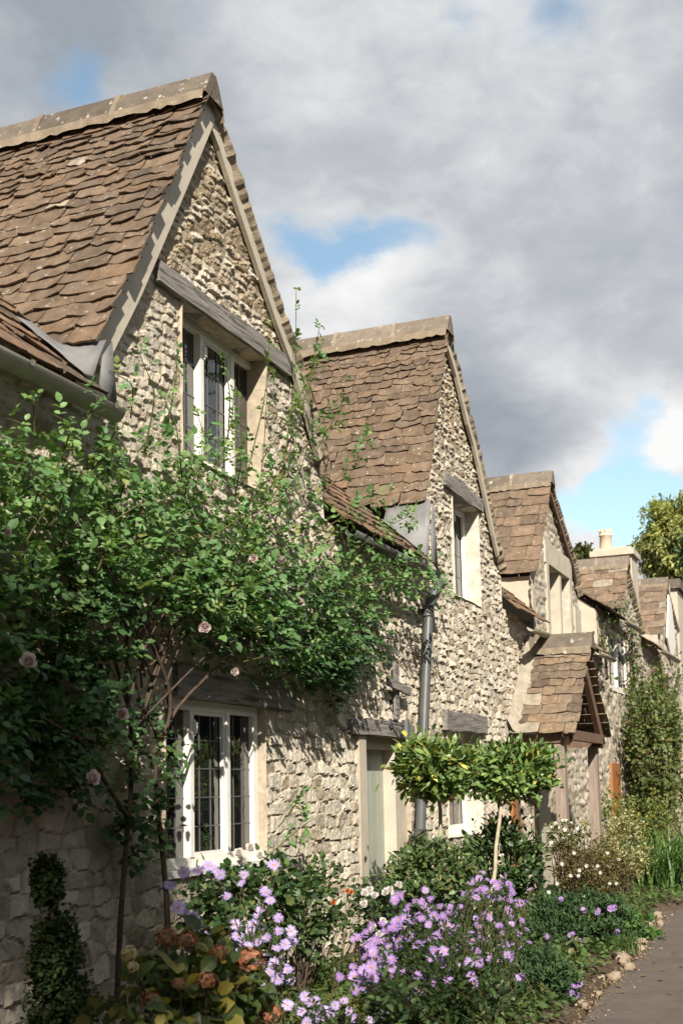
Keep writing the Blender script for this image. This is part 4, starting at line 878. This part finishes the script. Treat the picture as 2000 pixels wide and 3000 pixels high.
# ---- hydrangea
def floret_head(cols, seed):
    r = np.random.default_rng(seed); b = MB(); n = 95; d = rdir(n, r); d[:, 2] = np.abs(d[:, 2])*1.2-.35; d = unit(d)*r.uniform(.72, 1.05, (n, 1)); c = pick(cols, n, r, .3)
    for k in range(4):
        u = unit(np.cross(d, rdir(n, r))); put(b, T_ROUND, d*[1, 1, .8], u+d*.25, d, .24, c)
    return b
def hydrangea():
    r = np.random.default_rng(51); t = thing('hydrangea', 'hydrangea with rust and cream heads and yellowing leaves, bottom left', 'hydrangea'); lf = MB(); st = MB()
    cols = [((.10, .14, .04), 4), ((.25, .24, .05), 2), ((.07, .10, .035), 3), ((.33, .29, .06), 1)]
    c = onx(480, 2290, -3.0)
    b2 = MB()
    K = foliage(lf, onx(470, 2270, -3.05), (.3, .42, .3), 480, .095, cols, r, T_OVAL, clumps=50, cl=.16, shell=.35, up=.3)
    K2 = foliage(lf, onx(330, 2320, -3.05), (.25, .3, .2), 200, .09, cols, r, T_OVAL, clumps=30, cl=.16, shell=.35, up=.3)
    heads = [(382, 2157, 26, 0), (428, 2162, 26, 0), (500, 2190, 22, 0), (575, 2205, 32, 0), (473, 2252, 24, 0), (560, 2262, 18, 0), (412, 2262, 16, 0), (345, 2300, 26, 0), (620, 2330, 26, 0), (297, 2190, 20, 1), (510, 2238, 22, 1), (305, 2222, 14, 1), (480, 2345, 22, 1), (330, 2345, 18, 1)]
    mr = [meshof(floret_head([((.36, .14, .085), 3), ((.44, .20, .10), 2), ((.30, .17, .08), 2)], s), 'rust_head', PETAL) for s in (1, 2)]; mc = [meshof(floret_head([((.66, .58, .36), 3), ((.58, .52, .25), 2)], 3), 'cream_head', PETAL)]
    base = onx(450, 2352, -3.1); base[2] = 0
    for px, py, s, k in heads:
        p = onx(px, py, -2.95+r.uniform(-.1, .1)); scatter_parts('flower_head', mc if k else mr, [p], [unit(TOEYE(p)*.5+[0, 0, .8])], s*mpp(p), t, r); st.tube([base+np.append(r.normal(0, .05, 2), 0), (base+p)/2+r.normal(0, .03, 3), p-[0, 0, .02]], [.006, .005, .004], 5, cap=False)
    lf.build('foliage', LEAF, t); twigs(st, base, np.vstack([K, K2]), r, .005, 24); st.build('stem', BARK, t)
hydrangea()
# ---- mossy mound, white flowers by the door
c, rd = sized(785, 2272, -2.85, 60, 45); bush('moss_mound', 'small yellow green cushion plant left of the big purple aster', 'cushion plant', (c[0], c[1], .16), (rd[0], rd[1]*1.1, rd[2]+.12), 2600, .018, [((.20, .19, .045), 3), ((.14, .15, .04), 3)], 53, DULL, shell=.75, clumps=70, ntw=8, flat=0.)
c, rd = sized(870, 2100, -3.35, 70, 75); t, K, r = bush('white_flower_bush', 'small bush of white flowers in front of the pale door', 'flower bush', c, rd, 700, .045, [((.10, .15, .06), 3), ((.07, .12, .05), 3)], 54, shell=.35, base=(-3.4, c[1], 0))
m_w = [meshof(rose_bloom(17, (.88, .87, .83), 18), 'white_bloom', PETAL)]
pts = [onx(px, py, -3.2) for px, py in ((848, 2048), (838, 2055), (885, 2052), (895, 2046), (860, 2060), (905, 2060), (880, 2120), (870, 2150), (858, 2135), (885, 2165), (835, 2080), (850, 2170), (875, 2185), (915, 2035))]; scatter_parts('bloom', m_w, pts, [unit(TOEYE(p)+[0, 0, .6]) for p in pts], .040, t, r)
m_o = [meshof(rose_bloom(18, (.72, .25, .05), 18), 'orange_bloom', PETAL)]
pts = [onx(px, py, -3.5) for px, py in ((798, 2048), (806, 2052), (765, 2075))]
t = dense_green('orange flowers on thin stems before the pale door', (-3.6, pts[0][1], 0), pts, 55, 60, .04, GREEN, T_OVAL, 'orange_flower', 'flower'); scatter_parts('bloom', m_o, pts, [unit(TOEYE(p)+[0, 0, .5]) for p in pts], .026, t, r)
# ---- evergreen shrubs and the two bay standards
EVG = [((.085, .14, .05), 5), ((.12, .185, .055), 3), ((.17, .20, .06), 1.6), ((.24, .19, .07), .5)]
c, rd = sized(980, 2010, -3.3, 140, 72, 100); bush('evergreen_shrub', 'low rounded evergreen shrub before the pale door', 'shrub', c, rd, 3200, .062, EVG, 61, GLOSSY, T_LANC, shell=.55, clumps=90, cl=.13, wid=1.25, base=(c[0], c[1], 0), up=1.)
c, rd = sized(1145, 1995, -3.35, 98, 98, 100); bush('evergreen_shrub', 'taller dark evergreen shrub behind the bay tree stem', 'shrub', c, rd, 3000, .078, [((.06, .11, .04), 5), ((.09, .15, .045), 3), ((.13, .18, .06), 1)], 62, GLOSSY, T_LANC, shell=.5, clumps=80, cl=.14, wid=1.25, base=(c[0], c[1], 0), up=1.)
def bay(label, px, py, w, h, x, spx, seed, n, yel):
    r = np.random.default_rng(seed); t = thing('bay_tree', label, 'bay tree', group='standard bay trees'); c = onx(px, py, x); s = mpp(c); b = MB()
    cols = [((.16, .26, .07), 5), ((.22, .31, .085), 4), ((.11, .18, .05), 3), ((.46, .41, .10), yel)]
    K = foliage(b, c, (w*s*.92, w*s*.98, h*s*.92), n, .088, cols, r, T_LANC, clumps=190, cl=.17, shell=.45, up=.8, spread=.8, wid=1.2); b.build('foliage', GLOSSY, t)
    st = MB(); top_ = onx(spx[0], spx[1], x); bot = onx(spx[2], spx[3], x); d = (bot-top_)/(bot[2]-top_[2]); foot = top_+d*(0-top_[2]); q = np.linspace(0, 1, 8)[:, None]; pts = foot*(1-q)+top_*q+r.normal(0, .004, (8, 3)); st.tube(np.vstack([pts, c]), [.022, .021, .02, .02, .019, .019, .018, .018, .01], 8); st.build('trunk', PALEBARK, t, True)
    st = MB(); twigs(st, c-[0, 0, h*s*.6], K, r, .006, 40, .02); st.build('branch', BARK, t)
bay('standard bay tree with yellow tinged leaves nearer the pale door', 996, 1770, 104, 68, -3.42, (1012, 1860, 1008, 1990), 63, 2300, 1.6)
bay('standard bay tree on a pale bare stem by the porch', 1166, 1775, 114, 66, -3.2, (1150, 1850, 1130, 2050), 64, 3200, .5)
# ---- shrubs before the porch
c, rd = sized(1362, 2005, -2.75, 100, 72, 90); t, K, r = bush('potentilla', 'brownish potentilla shrub dotted with small white flowers by the porch', 'shrub', c, rd, 6500, .026, [((.14, .11, .045), 4), ((.16, .15, .05), 4), ((.10, .075, .035), 3), ((.20, .17, .07), 1.5)], 71, DULL, shell=.5, clumps=120, cl=.12, base=(c[0], c[1], 0), ntw=40, tw=.004)
m_s = [meshof(daisy((.85, .84, .78), (.6, .5, .2), 14, np.random.default_rng(3)), 'small_white_flower', PETAL)]
pts = [onx(px, py, -2.42) for px, py in ((1279, 2030), (1310, 2012), (1328, 2012), (1330, 2000), (1346, 1990), (1355, 2048), (1260, 2050), (1318, 1960), (1372, 1990), (1400, 2030), (1415, 2030), (1440, 2022), (1420, 1975), (1395, 1960), (1430, 2000), (1290, 1985), (1340, 2060), (1378, 2005))]; scatter_parts('bloom', m_s, pts, [TOEYE(p) for p in pts], .021, t, r)
c, rd = sized(1425, 1950, -2.95, 56, 74, 65); bush('variegated_shrub', 'pale cream variegated shrub to the right of the porch posts', 'shrub', c, rd, 3600, .034, [((.52, .47, .26), 4), ((.42, .40, .18), 3), ((.20, .21, .08), 2)], 72, LEAF, T_OVAL, shell=.45, clumps=90, cl=.14, base=(c[0], c[1], 0))
c, rd = sized(1295, 1925, -3.1, 48, 38, 50); t, K, r = bush('white_phlox', 'upright white flowered plant at the foot of the left porch post', 'flower', c, rd, 900, .035, [((.20, .20, .08), 3), ((.13, .13, .05), 3)], 73, shell=.3, base=(c[0], c[1], 0))
pts = [K[i]+[0, 0, .04] for i in range(0, 40)]; scatter_parts('bloom', m_s, pts, [unit(TOEYE(p)+[0, 0, .4]) for p in pts], .024, t, r)
# mounds of michaelmas daisy
MND = [((.065, .12, .05), 5), ((.085, .15, .055), 3), ((.05, .09, .04), 3)]
def mound(label, px, py, x, w, h, seed, n, fl, L=.042):
    c, rd = sized(px, py, x, w, h); c = np.array(c); z0 = max(c[2], .12); t, K, r = bush('aster_mound', label, 'aster', (c[0], c[1], z0*.75), (rd[0], rd[1], rd[2]), n, L, MND, seed, DULL, T_LANC, shell=.62, clumps=200, cl=.10, base=(c[0], c[1], 0), ntw=16, tw=.004, flat=.0, up=1.4, group='low aster mounds')
    pts = []
    for q in fl:
        d = ray(*q); best = None        # where the sight line first meets the mound
        for s in np.linspace(4, 25, 800):
            p = EYE+d*s
            if (((p-[c[0], c[1], z0*.75])/np.array(rd))**2).sum() < 1.06: best = p; break
        if best is not None: pts.append(best)
    for p in pts: scatter_parts('flower', m_pur, [p+r.normal(0, .012, 3) for _ in range(2)], [unit(TOEYE(p)+[0, 0, .5]+r.normal(0, .3, 3)) for _ in range(2)], .03, t, r)
mound('dark green aster mound with a few purple flowers before the potentilla', 1325, 2115, -2.5, 125, 88, 81, 15000, [(1290, 2065), (1340, 2090), (1375, 2095), (1398, 2085), (1410, 2085), (1260, 2150), (1310, 2148), (1325, 2160), (1360, 2200), (1240, 2220), (1270, 2180), (1415, 2135), (1255, 2195)])
mound('low dark aster mound spilling onto the path edge', 1235, 2290, -2.2, 90, 100, 82, 10000, [(1325, 2260), (1340, 2252), (1318, 2285), (1285, 2315), (1290, 2330), (1200, 2240), (1230, 2330), (1310, 2270)])
# iris leaves and grasses
def blades(name, label, cat, base, n, Lr, wid, cols, seed, lean=.5, spread=.25, group=None):
    r = np.random.default_rng(seed); t = thing(name, label, cat, group=group); b = MB()
    for k in range(n):
        p = np.asarray(base)+np.append(r.normal(0, spread, 2), 0); L = r.uniform(*Lr); a = r.uniform(0, 6.28); d = np.array([math.cos(a), math.sin(a), 0]); sd = np.array([-d[1], d[0], 0])*wid*r.uniform(.7, 1.2)/2; q = np.linspace(0, 1, 6); ln = lean*r.uniform(.2, 1.3)
        c0 = p+np.outer(q**2*L*ln, d)+np.outer(L*(q-.45*ln*q**3), [0, 0, 1]); w = np.array([1, 1, .9, .75, .45, .03])[:, None]; V = np.concatenate([c0-sd*w, c0+sd*w]); b.add(V, None, [(i, i+1, 7+i, 6+i) for i in range(5)], pick(cols, 1, r)[0])
    b.build('foliage', LEAF, t); return t
IR = [((.15, .26, .07), 4), ((.12, .22, .08), 3), ((.23, .31, .08), 2), ((.38, .35, .12), .4)]
for i, (px, x, n, lab) in enumerate(((1495, -2.25, 130, 'tall arching iris leaves beside the variegated shrub'), (1545, -1.95, 120, 'arching iris leaves at the right edge of the photo'), (1590, -1.6, 50, 'iris leaves beyond the right edge, farthest along the bed'))):
    c = onz(px, 2040, .03); bb = EYE+(c-EYE)*1.0; blades('iris', lab, 'iris', (c[0], c[1]-.3*i, .03), n, (.7, 1.2), .038, IR, 90+i, .8, .26)
for i, (px, py, lab) in enumerate(((1425, 2190, 'bright grass tuft by the edging stones'), (1405, 2165, 'second grass tuft against the dark aster mound'))):
    c = onz(px, py, .05); blades('grass_tuft', lab, 'grass', c, 90, (.14, .30), .008, [((.13, .2, .04), 3), ((.10, .17, .05), 2)], 95+i, .9, .07)
r = np.random.default_rng(9); b = MB(); n = 7000; P = np.stack([r.uniform(-4.2, -.7, n), r.uniform(16.9, 24, n), r.uniform(.03, .12, n)], -1); put(b, T_LANC, P, rdir(n, r)*[1, 1, .5]+[0, 0, .4], unit(rdir(n, r)+[0, 0, 1.2]), r.uniform(.06, .13, n), pick([((.08, .15, .04), 4), ((.12, .19, .05), 3)], n, r)); tag(b.build('ground_cover', LEAF), kind='stuff')
c = onz(1478, 2135, .1); bush('geranium', 'small bright green leafy plant at the path corner', 'plant', (c[0]-.05, c[1], .12), (.2, .28, .14), 260, .07, [((.10, .20, .05), 3), ((.13, .23, .06), 2)], 97, T=T_ROUND, shell=.4, clumps=30, flat=.02, ntw=10, tw=.004)
c = onz(1315, 2195, .06); bush('round_leaf_plant', 'low plant with big round leaves among the edging stones', 'plant', (c[0], c[1], .08), (.2, .42, .08), 60, .13, [((.13, .17, .06), 3), ((.10, .15, .05), 2)], 98, T=T_ROUND, shell=.3, clumps=24, flat=.03, ntw=8, tw=.004)
# edging stones
def rock(label, px, py, w, seed, fl=.6):
    r = np.random.default_rng(seed); p = onz(px, py, .04); s = w*mpp(p); o = None; n, m_ = 14, 9; th = np.linspace(0, 2*np.pi, n, endpoint=False); ph = np.linspace(.02, np.pi-.02, m_); T1, P1 = np.meshgrid(th, ph, indexing='ij'); X = np.cos(T1)*np.sin(P1); Yv = np.sin(T1)*np.sin(P1); Zv = np.cos(P1)
    sg = lambda a, e: np.sign(a)*np.abs(a)**e
    q = 1+1.1*(fbm(X*1.6+seed, Yv*1.6+Zv*2.3, seed)-.47); V = np.stack([sg(X, .75)*s*q*.8, sg(Yv, .75)*s*1.2*q, sg(Zv, .7)*s*fl*q], -1).reshape(-1, 3)+p-[0, 0, .015]
    i = np.arange(n)[:, None]*m_; i2 = ((np.arange(n)+1) % n)[:, None]*m_; j = np.arange(m_-1)[None]; b = MB(); b.add(V, None, np.stack([i+j, i+j+1, i2+j+1, i2+j], -1).reshape(-1, 4), np.array([1, .98, .95])*r.uniform(.8, 1.25)); tag(b.build('edging_stone', ROCK, None, True), label, 'stone', 'stones edging the flower bed')
for i, (px, py, w, lab) in enumerate(((1425, 2200, 24, 'pale rounded stone, largest on the bed edge'), (1445, 2218, 16, 'stone at the path edge below the largest one'), (1275, 2220, 14, 'small stone beside the round leaves'), (1300, 2235, 12, 'stone in the soil under the round leaves'), (1410, 2240, 20, 'flat long stone along the path edge'), (1470, 2175, 14, 'stone beside the bright grass tuft'), (1490, 2140, 15, 'stone under the bright leafy plant'), (1515, 2118, 12, 'stone nearest the path corner'), (1250, 2245, 12, 'small stone nearest the low aster mound'), (1340, 2240, 13, 'tan stone half buried in bare soil'), (1365, 2225, 11, 'small tan stone between soil and leaves'))): rock(lab, px, py, w, 300+i)
r = np.random.default_rng(17)
for i in range(24):
    y = 9.0+i*.29+r.uniform(-.1, .1); x = np.interp(y, [p[1] for p in pe], [p[0] for p in pe])-r.uniform(.0, .22); d = np.array([x, y, .04])-EYE; f_ = d@CF; u_ = ((d@CR)/f_*FPX+1000)/SC; v_ = (-(d@CU)/f_*FPX+1500+SHY)/SC; rock('small rough stone in the broken row along the path edge', u_, v_, r.uniform(8, 15), 400+i, r.uniform(.5, .8))
b = MB(); n = 1500; y = r.uniform(7.5, 16, n); x = np.interp(y, [p[1] for p in pe], [p[0] for p in pe])+r.normal(-.05, .10, n)*r.random(n)*1.3; P = np.stack([x, y, np.where(x > np.interp(y, [p[1] for p in pe], [p[0] for p in pe]), .004, .02)], -1); put(b, T_CARD, P, rdir(n, r), unit(rdir(n, r)+[0, 0, .5]), r.uniform(.012, .035, n), pick([((.8, .75, .65), 3), ((.55, .45, .35), 2), ((1.3, 1.2, 1.), 1)], n, r)); tag(b.build('gravel', ROCK), kind='stuff')
# climbing plants on the far cottages
c = onx(1480, 1700, -4.0); s = mpp(c)
t, K, r = bush('climbing_shrub', 'tall yellow green climber covering the fourth cottage wall', 'climber', (-3.85, c[1]+.6, 2.3), (.5, 2.6, 2.05), 11000, .09, [((.15, .19, .06), 4), ((.21, .22, .065), 2.5), ((.09, .13, .045), 3), ((.2, .1, .06), .5)], 111, T=T_OVAL, shell=.3, clumps=120, cl=.14, base=(-4.1, c[1]+.5, 0), ntw=50, tw=.012)
m_y = [meshof(rose_bloom(27, (.80, .74, .45), 16), 'yellow_bloom', PETAL)]
pts = [onx(px, py, -3.6) for px, py in ((1548, 1752), (1560, 1765), (1550, 1785), (1566, 1800), (1545, 1800), (1562, 1740), (1555, 1830))]; scatter_parts('bloom', m_y, pts, [TOEYE(p) for p in pts], .09, t, r)
def vine(label, pts_, n, seed, w=.25):
    r = np.random.default_rng(seed); t = thing('vine', label, 'climber'); b = MB(); st = MB(); p = np.array([onx(px, py, XW+.12) for px, py in pts_]); st.tube(p, .02, 5); i = r.random(n)*(len(p)-1); P = np.stack([np.interp(i, range(len(p)), p[:, k]) for k in range(3)], -1)+r.normal(0, 1, (n, 3))*[.06, w, w]; put(b, T_OVAL, P, rdir(n, r)+[.5, 0, -.3], rdir(n, r)+[1, 0, .6], .08*r.uniform(.6, 1.3, n), pick([((.09, .14, .04), 4), ((.14, .19, .05), 2), ((.05, .08, .03), 2), ((.18, .07, .04), .4)], n, r)); b.build('foliage', LEAF, t); st.build('stem', BARK, t)
vine('thin vine twining over the gutter of the fourth cottage', [(1395, 1560), (1385, 1480), (1388, 1420), (1420, 1415), (1445, 1440)], 260, 121)
vine('leafy vine climbing the fourth cottage wall to its gutter', [(1470, 1640), (1455, 1560), (1450, 1480), (1455, 1440)], 320, 122, .35)
vine('vine on the far cottage wall at the right edge', [(1540, 1700), (1545, 1600), (1560, 1540)], 350, 123, .4)
c = onz(1530, 1900, 0); bush('yellow_flower_shrub', 'light green shrub with yellow flowers behind the iris leaves', 'shrub', (-3.4, 21.5, .75), (.8, 1.6, .8), 2600, .06, [((.14, .19, .05), 4), ((.20, .22, .05), 2), ((.40, .36, .07), .7)], 131, shell=.4, clumps=70)
# ---- trees
def tree(label, x, y, z0, h, rx, rz, n, L, cols, seed, group=None, clumps=160, droop=False, name='tree', cl=.11):
    r = np.random.default_rng(seed); t = thing(name, label, 'tree', group=group); b = MB(); c = np.array([x, y, z0+h-rz]); kw = dict(clumps=clumps, cl=cl, shell=.45, up=-1.2 if droop else .5)
    K = foliage(b, c, (rx, rx, rz), n, L, cols, r, T_OVAL if not droop else T_LANC, **kw); b.build('crown', LEAF, t)
    st = MB(); st.tube([(x, y, z0), (x+.1, y, z0+h*.25), (x-.1, y+.1, z0+h*.5), (x, y, z0+h*.75)], [rx*.11, rx*.085, rx*.06, rx*.03], 8)
    for k in K[r.permutation(len(K))[:26]]: s0 = np.array([x, y, z0+h*r.uniform(.25, .6)]); st.tube([s0, (s0+k)/2+[0, 0, .05*h], k], [rx*.03, rx*.02, rx*.006], 5, cap=False)
    st.build('trunk', BARK, t)
YT = [((.40, .41, .13), 4), ((.48, .45, .15), 3), ((.20, .25, .08), 3)]
p = ony(1545, 1250, 62); s = mpp(p); tree('broad yellow green tree rising beyond the last roofs', p[0]+.4, 62, -2, p[2]+2+110*s, 98*s, 110*s, 20000, .30, YT, 141, 'trees behind the terrace', clumps=260, droop=True, cl=.085)
p = ony(1568, 1285, 55); s = mpp(p); tree('blue green tree at the far right edge in front of the yellow one', p[0]+1.2, 55, -2, p[2]+2+95*s, 62*s, 90*s, 9000, .24, [((.12, .2, .09), 4), ((.16, .25, .10), 3)], 142, 'trees behind the terrace', cl=.1)
p = ony(1335, 1290, 75); s = mpp(p); tree('small distant tree between the third gable and the chimney', p[0], 75, 0, p[2]+32*s, 34*s, 50*s, 5000, .3, [((.10, .12, .05), 4), ((.15, .15, .05), 3)], 143, 'trees behind the terrace')
for i, (x, y, h, rr) in enumerate(((8, 4, 7, 3), (9, 12, 8, 3.4), (10, 20, 9, 3.6), (11, 29, 9, 3.6), (12, 40, 10, 4))):
    tree(('garden tree across the lane from the nearest cottage', 'garden tree across the lane from the pale door', 'garden tree across the lane from the porch', 'garden tree across the lane from the fourth cottage', 'garden tree across the lane from the far cottage')[i], x, y, 0, h, rr, h*.46, 3500, .26, YT if i < 2 else GREEN, 150+i, 'trees across the lane')
tree('tall slim tree behind the camera whose crown shades the near wall foot', 3.7, -9.3, 0, 14.9, 1.3, 1.8, 4600, .16, GREEN, 171, None, clumps=90)
def sky_block_hedge():  # unseen hedge, added to keep low sky light off the cottage walls
    r = np.random.default_rng(181); t = thing('sky_block_hedge', 'unseen dark hedge across the lane, added to cut sky light on the cottage walls', 'hedge'); b = MB()
    ys = np.arange(-16, 46, 1.0); n = len(ys); hh = 6.6+1.2*(fbm(ys*.35, ys*0, 6)-.5); v = []
    for xx, f in ((6.3, 0), (6.0, .45), (6.2, .9), (6.9, 1.0), (7.8, 1.0), (8.3, .5), (8.2, 0)): v += [(xx+.5*(fbm(np.array([y*.6]), np.array([f*4.]), 8)[0]-.5), y, h*f-.02) for y, h in zip(ys, hh)]
    b.add(v, None, [(k*n+i, k*n+i+1, (k+1)*n+i+1, (k+1)*n+i) for k in range(6) for i in range(n-1)], (.025, .035, .015)); b.build('solid_core', BARK, t, True)  # opaque core behind the leaves, added to stop sky light
    b = MB(); m_ = 26000; P = np.stack([5.95+.45*r.random(m_), r.uniform(-16, 45, m_), r.uniform(.02, 6.9, m_)], -1); put(b, T_LANC, P, rdir(m_, r)+[-.5, 0, .2], rdir(m_, r)+[-.8, 0, .6], r.uniform(.14, .26, m_), pick([((.06, .095, .03), 4), ((.09, .13, .04), 2), ((.16, .16, .045), 1)], m_, r)); b.build('foliage', LEAF, t)
sky_block_hedge()
for i, (x, y, h) in enumerate(((-1.5, -14, 9), (-8, -13, 9), (3.0, -16.5, 8))): tree(('unseen tree on the lane behind the camera, added to cut sky light', 'unseen tree behind the near end of the terrace, added to cut sky light', 'unseen tree next to the hedge behind the camera, added to cut sky light')[i], x, y, 0, h, 3.4, h*.45, 2600, .34, GREEN, 190+i, 'trees added behind the camera')  # unseen trees, added to hold back sky light from the shaded wall
r = np.random.default_rng(211); b = MB(); n = 26000; P = np.stack([r.uniform(-4.2, -1.75, n), r.uniform(6.5, 16.8, n), r.uniform(.03, .12, n)], -1); e_ = np.interp(P[:, 1], [p[1] for p in pe], [p[0] for p in pe]); k = (P[:, 0] < e_-.04-.25*r.random(n)) & (fbm(P[:, 0]*2.2, P[:, 1]*2.2, 44) > .36); P = P[k]; n = len(P)
P[:, 2] += .04; put(b, T_OVAL, P, rdir(n, r)*[1, 1, .5]+[0, 0, .35], unit(rdir(n, r)*.6+[0, 0, 1.2]), r.uniform(.03, .075, n), pick([((.10, .16, .05), 4), ((.13, .19, .06), 3), ((.2, .2, .07), 1)], n, r)); tag(b.build('low_plants', LEAF), kind='stuff')
lm = None
for i in range(14):
    y = r.uniform(9, 15.5); x = np.interp(y, [p[1] for p in pe], [p[0] for p in pe])+r.uniform(.03, .5)**1.0
    if lm is None:
        b = MB(); put(b, T_OVAL, [[-.5, 0, 0]], [[1, 0, .05]], [[0, 0, 1.]], 1., np.array([.30, .17, .06])); lm = meshof(b, 'fallen_leaf', LEAF)
    o = bpy.data.objects.new('fallen_leaf', lm); COL.objects.link(o); o.location = (x, y, .012); o.rotation_euler = (r.uniform(-.2, .2), r.uniform(-.2, .2), r.uniform(0, 6)); o.scale = (r.uniform(.05, .08),)*3; tag(o, 'dry brown leaf lying on the path beside the flower bed', 'leaf', 'fallen leaves on the path')
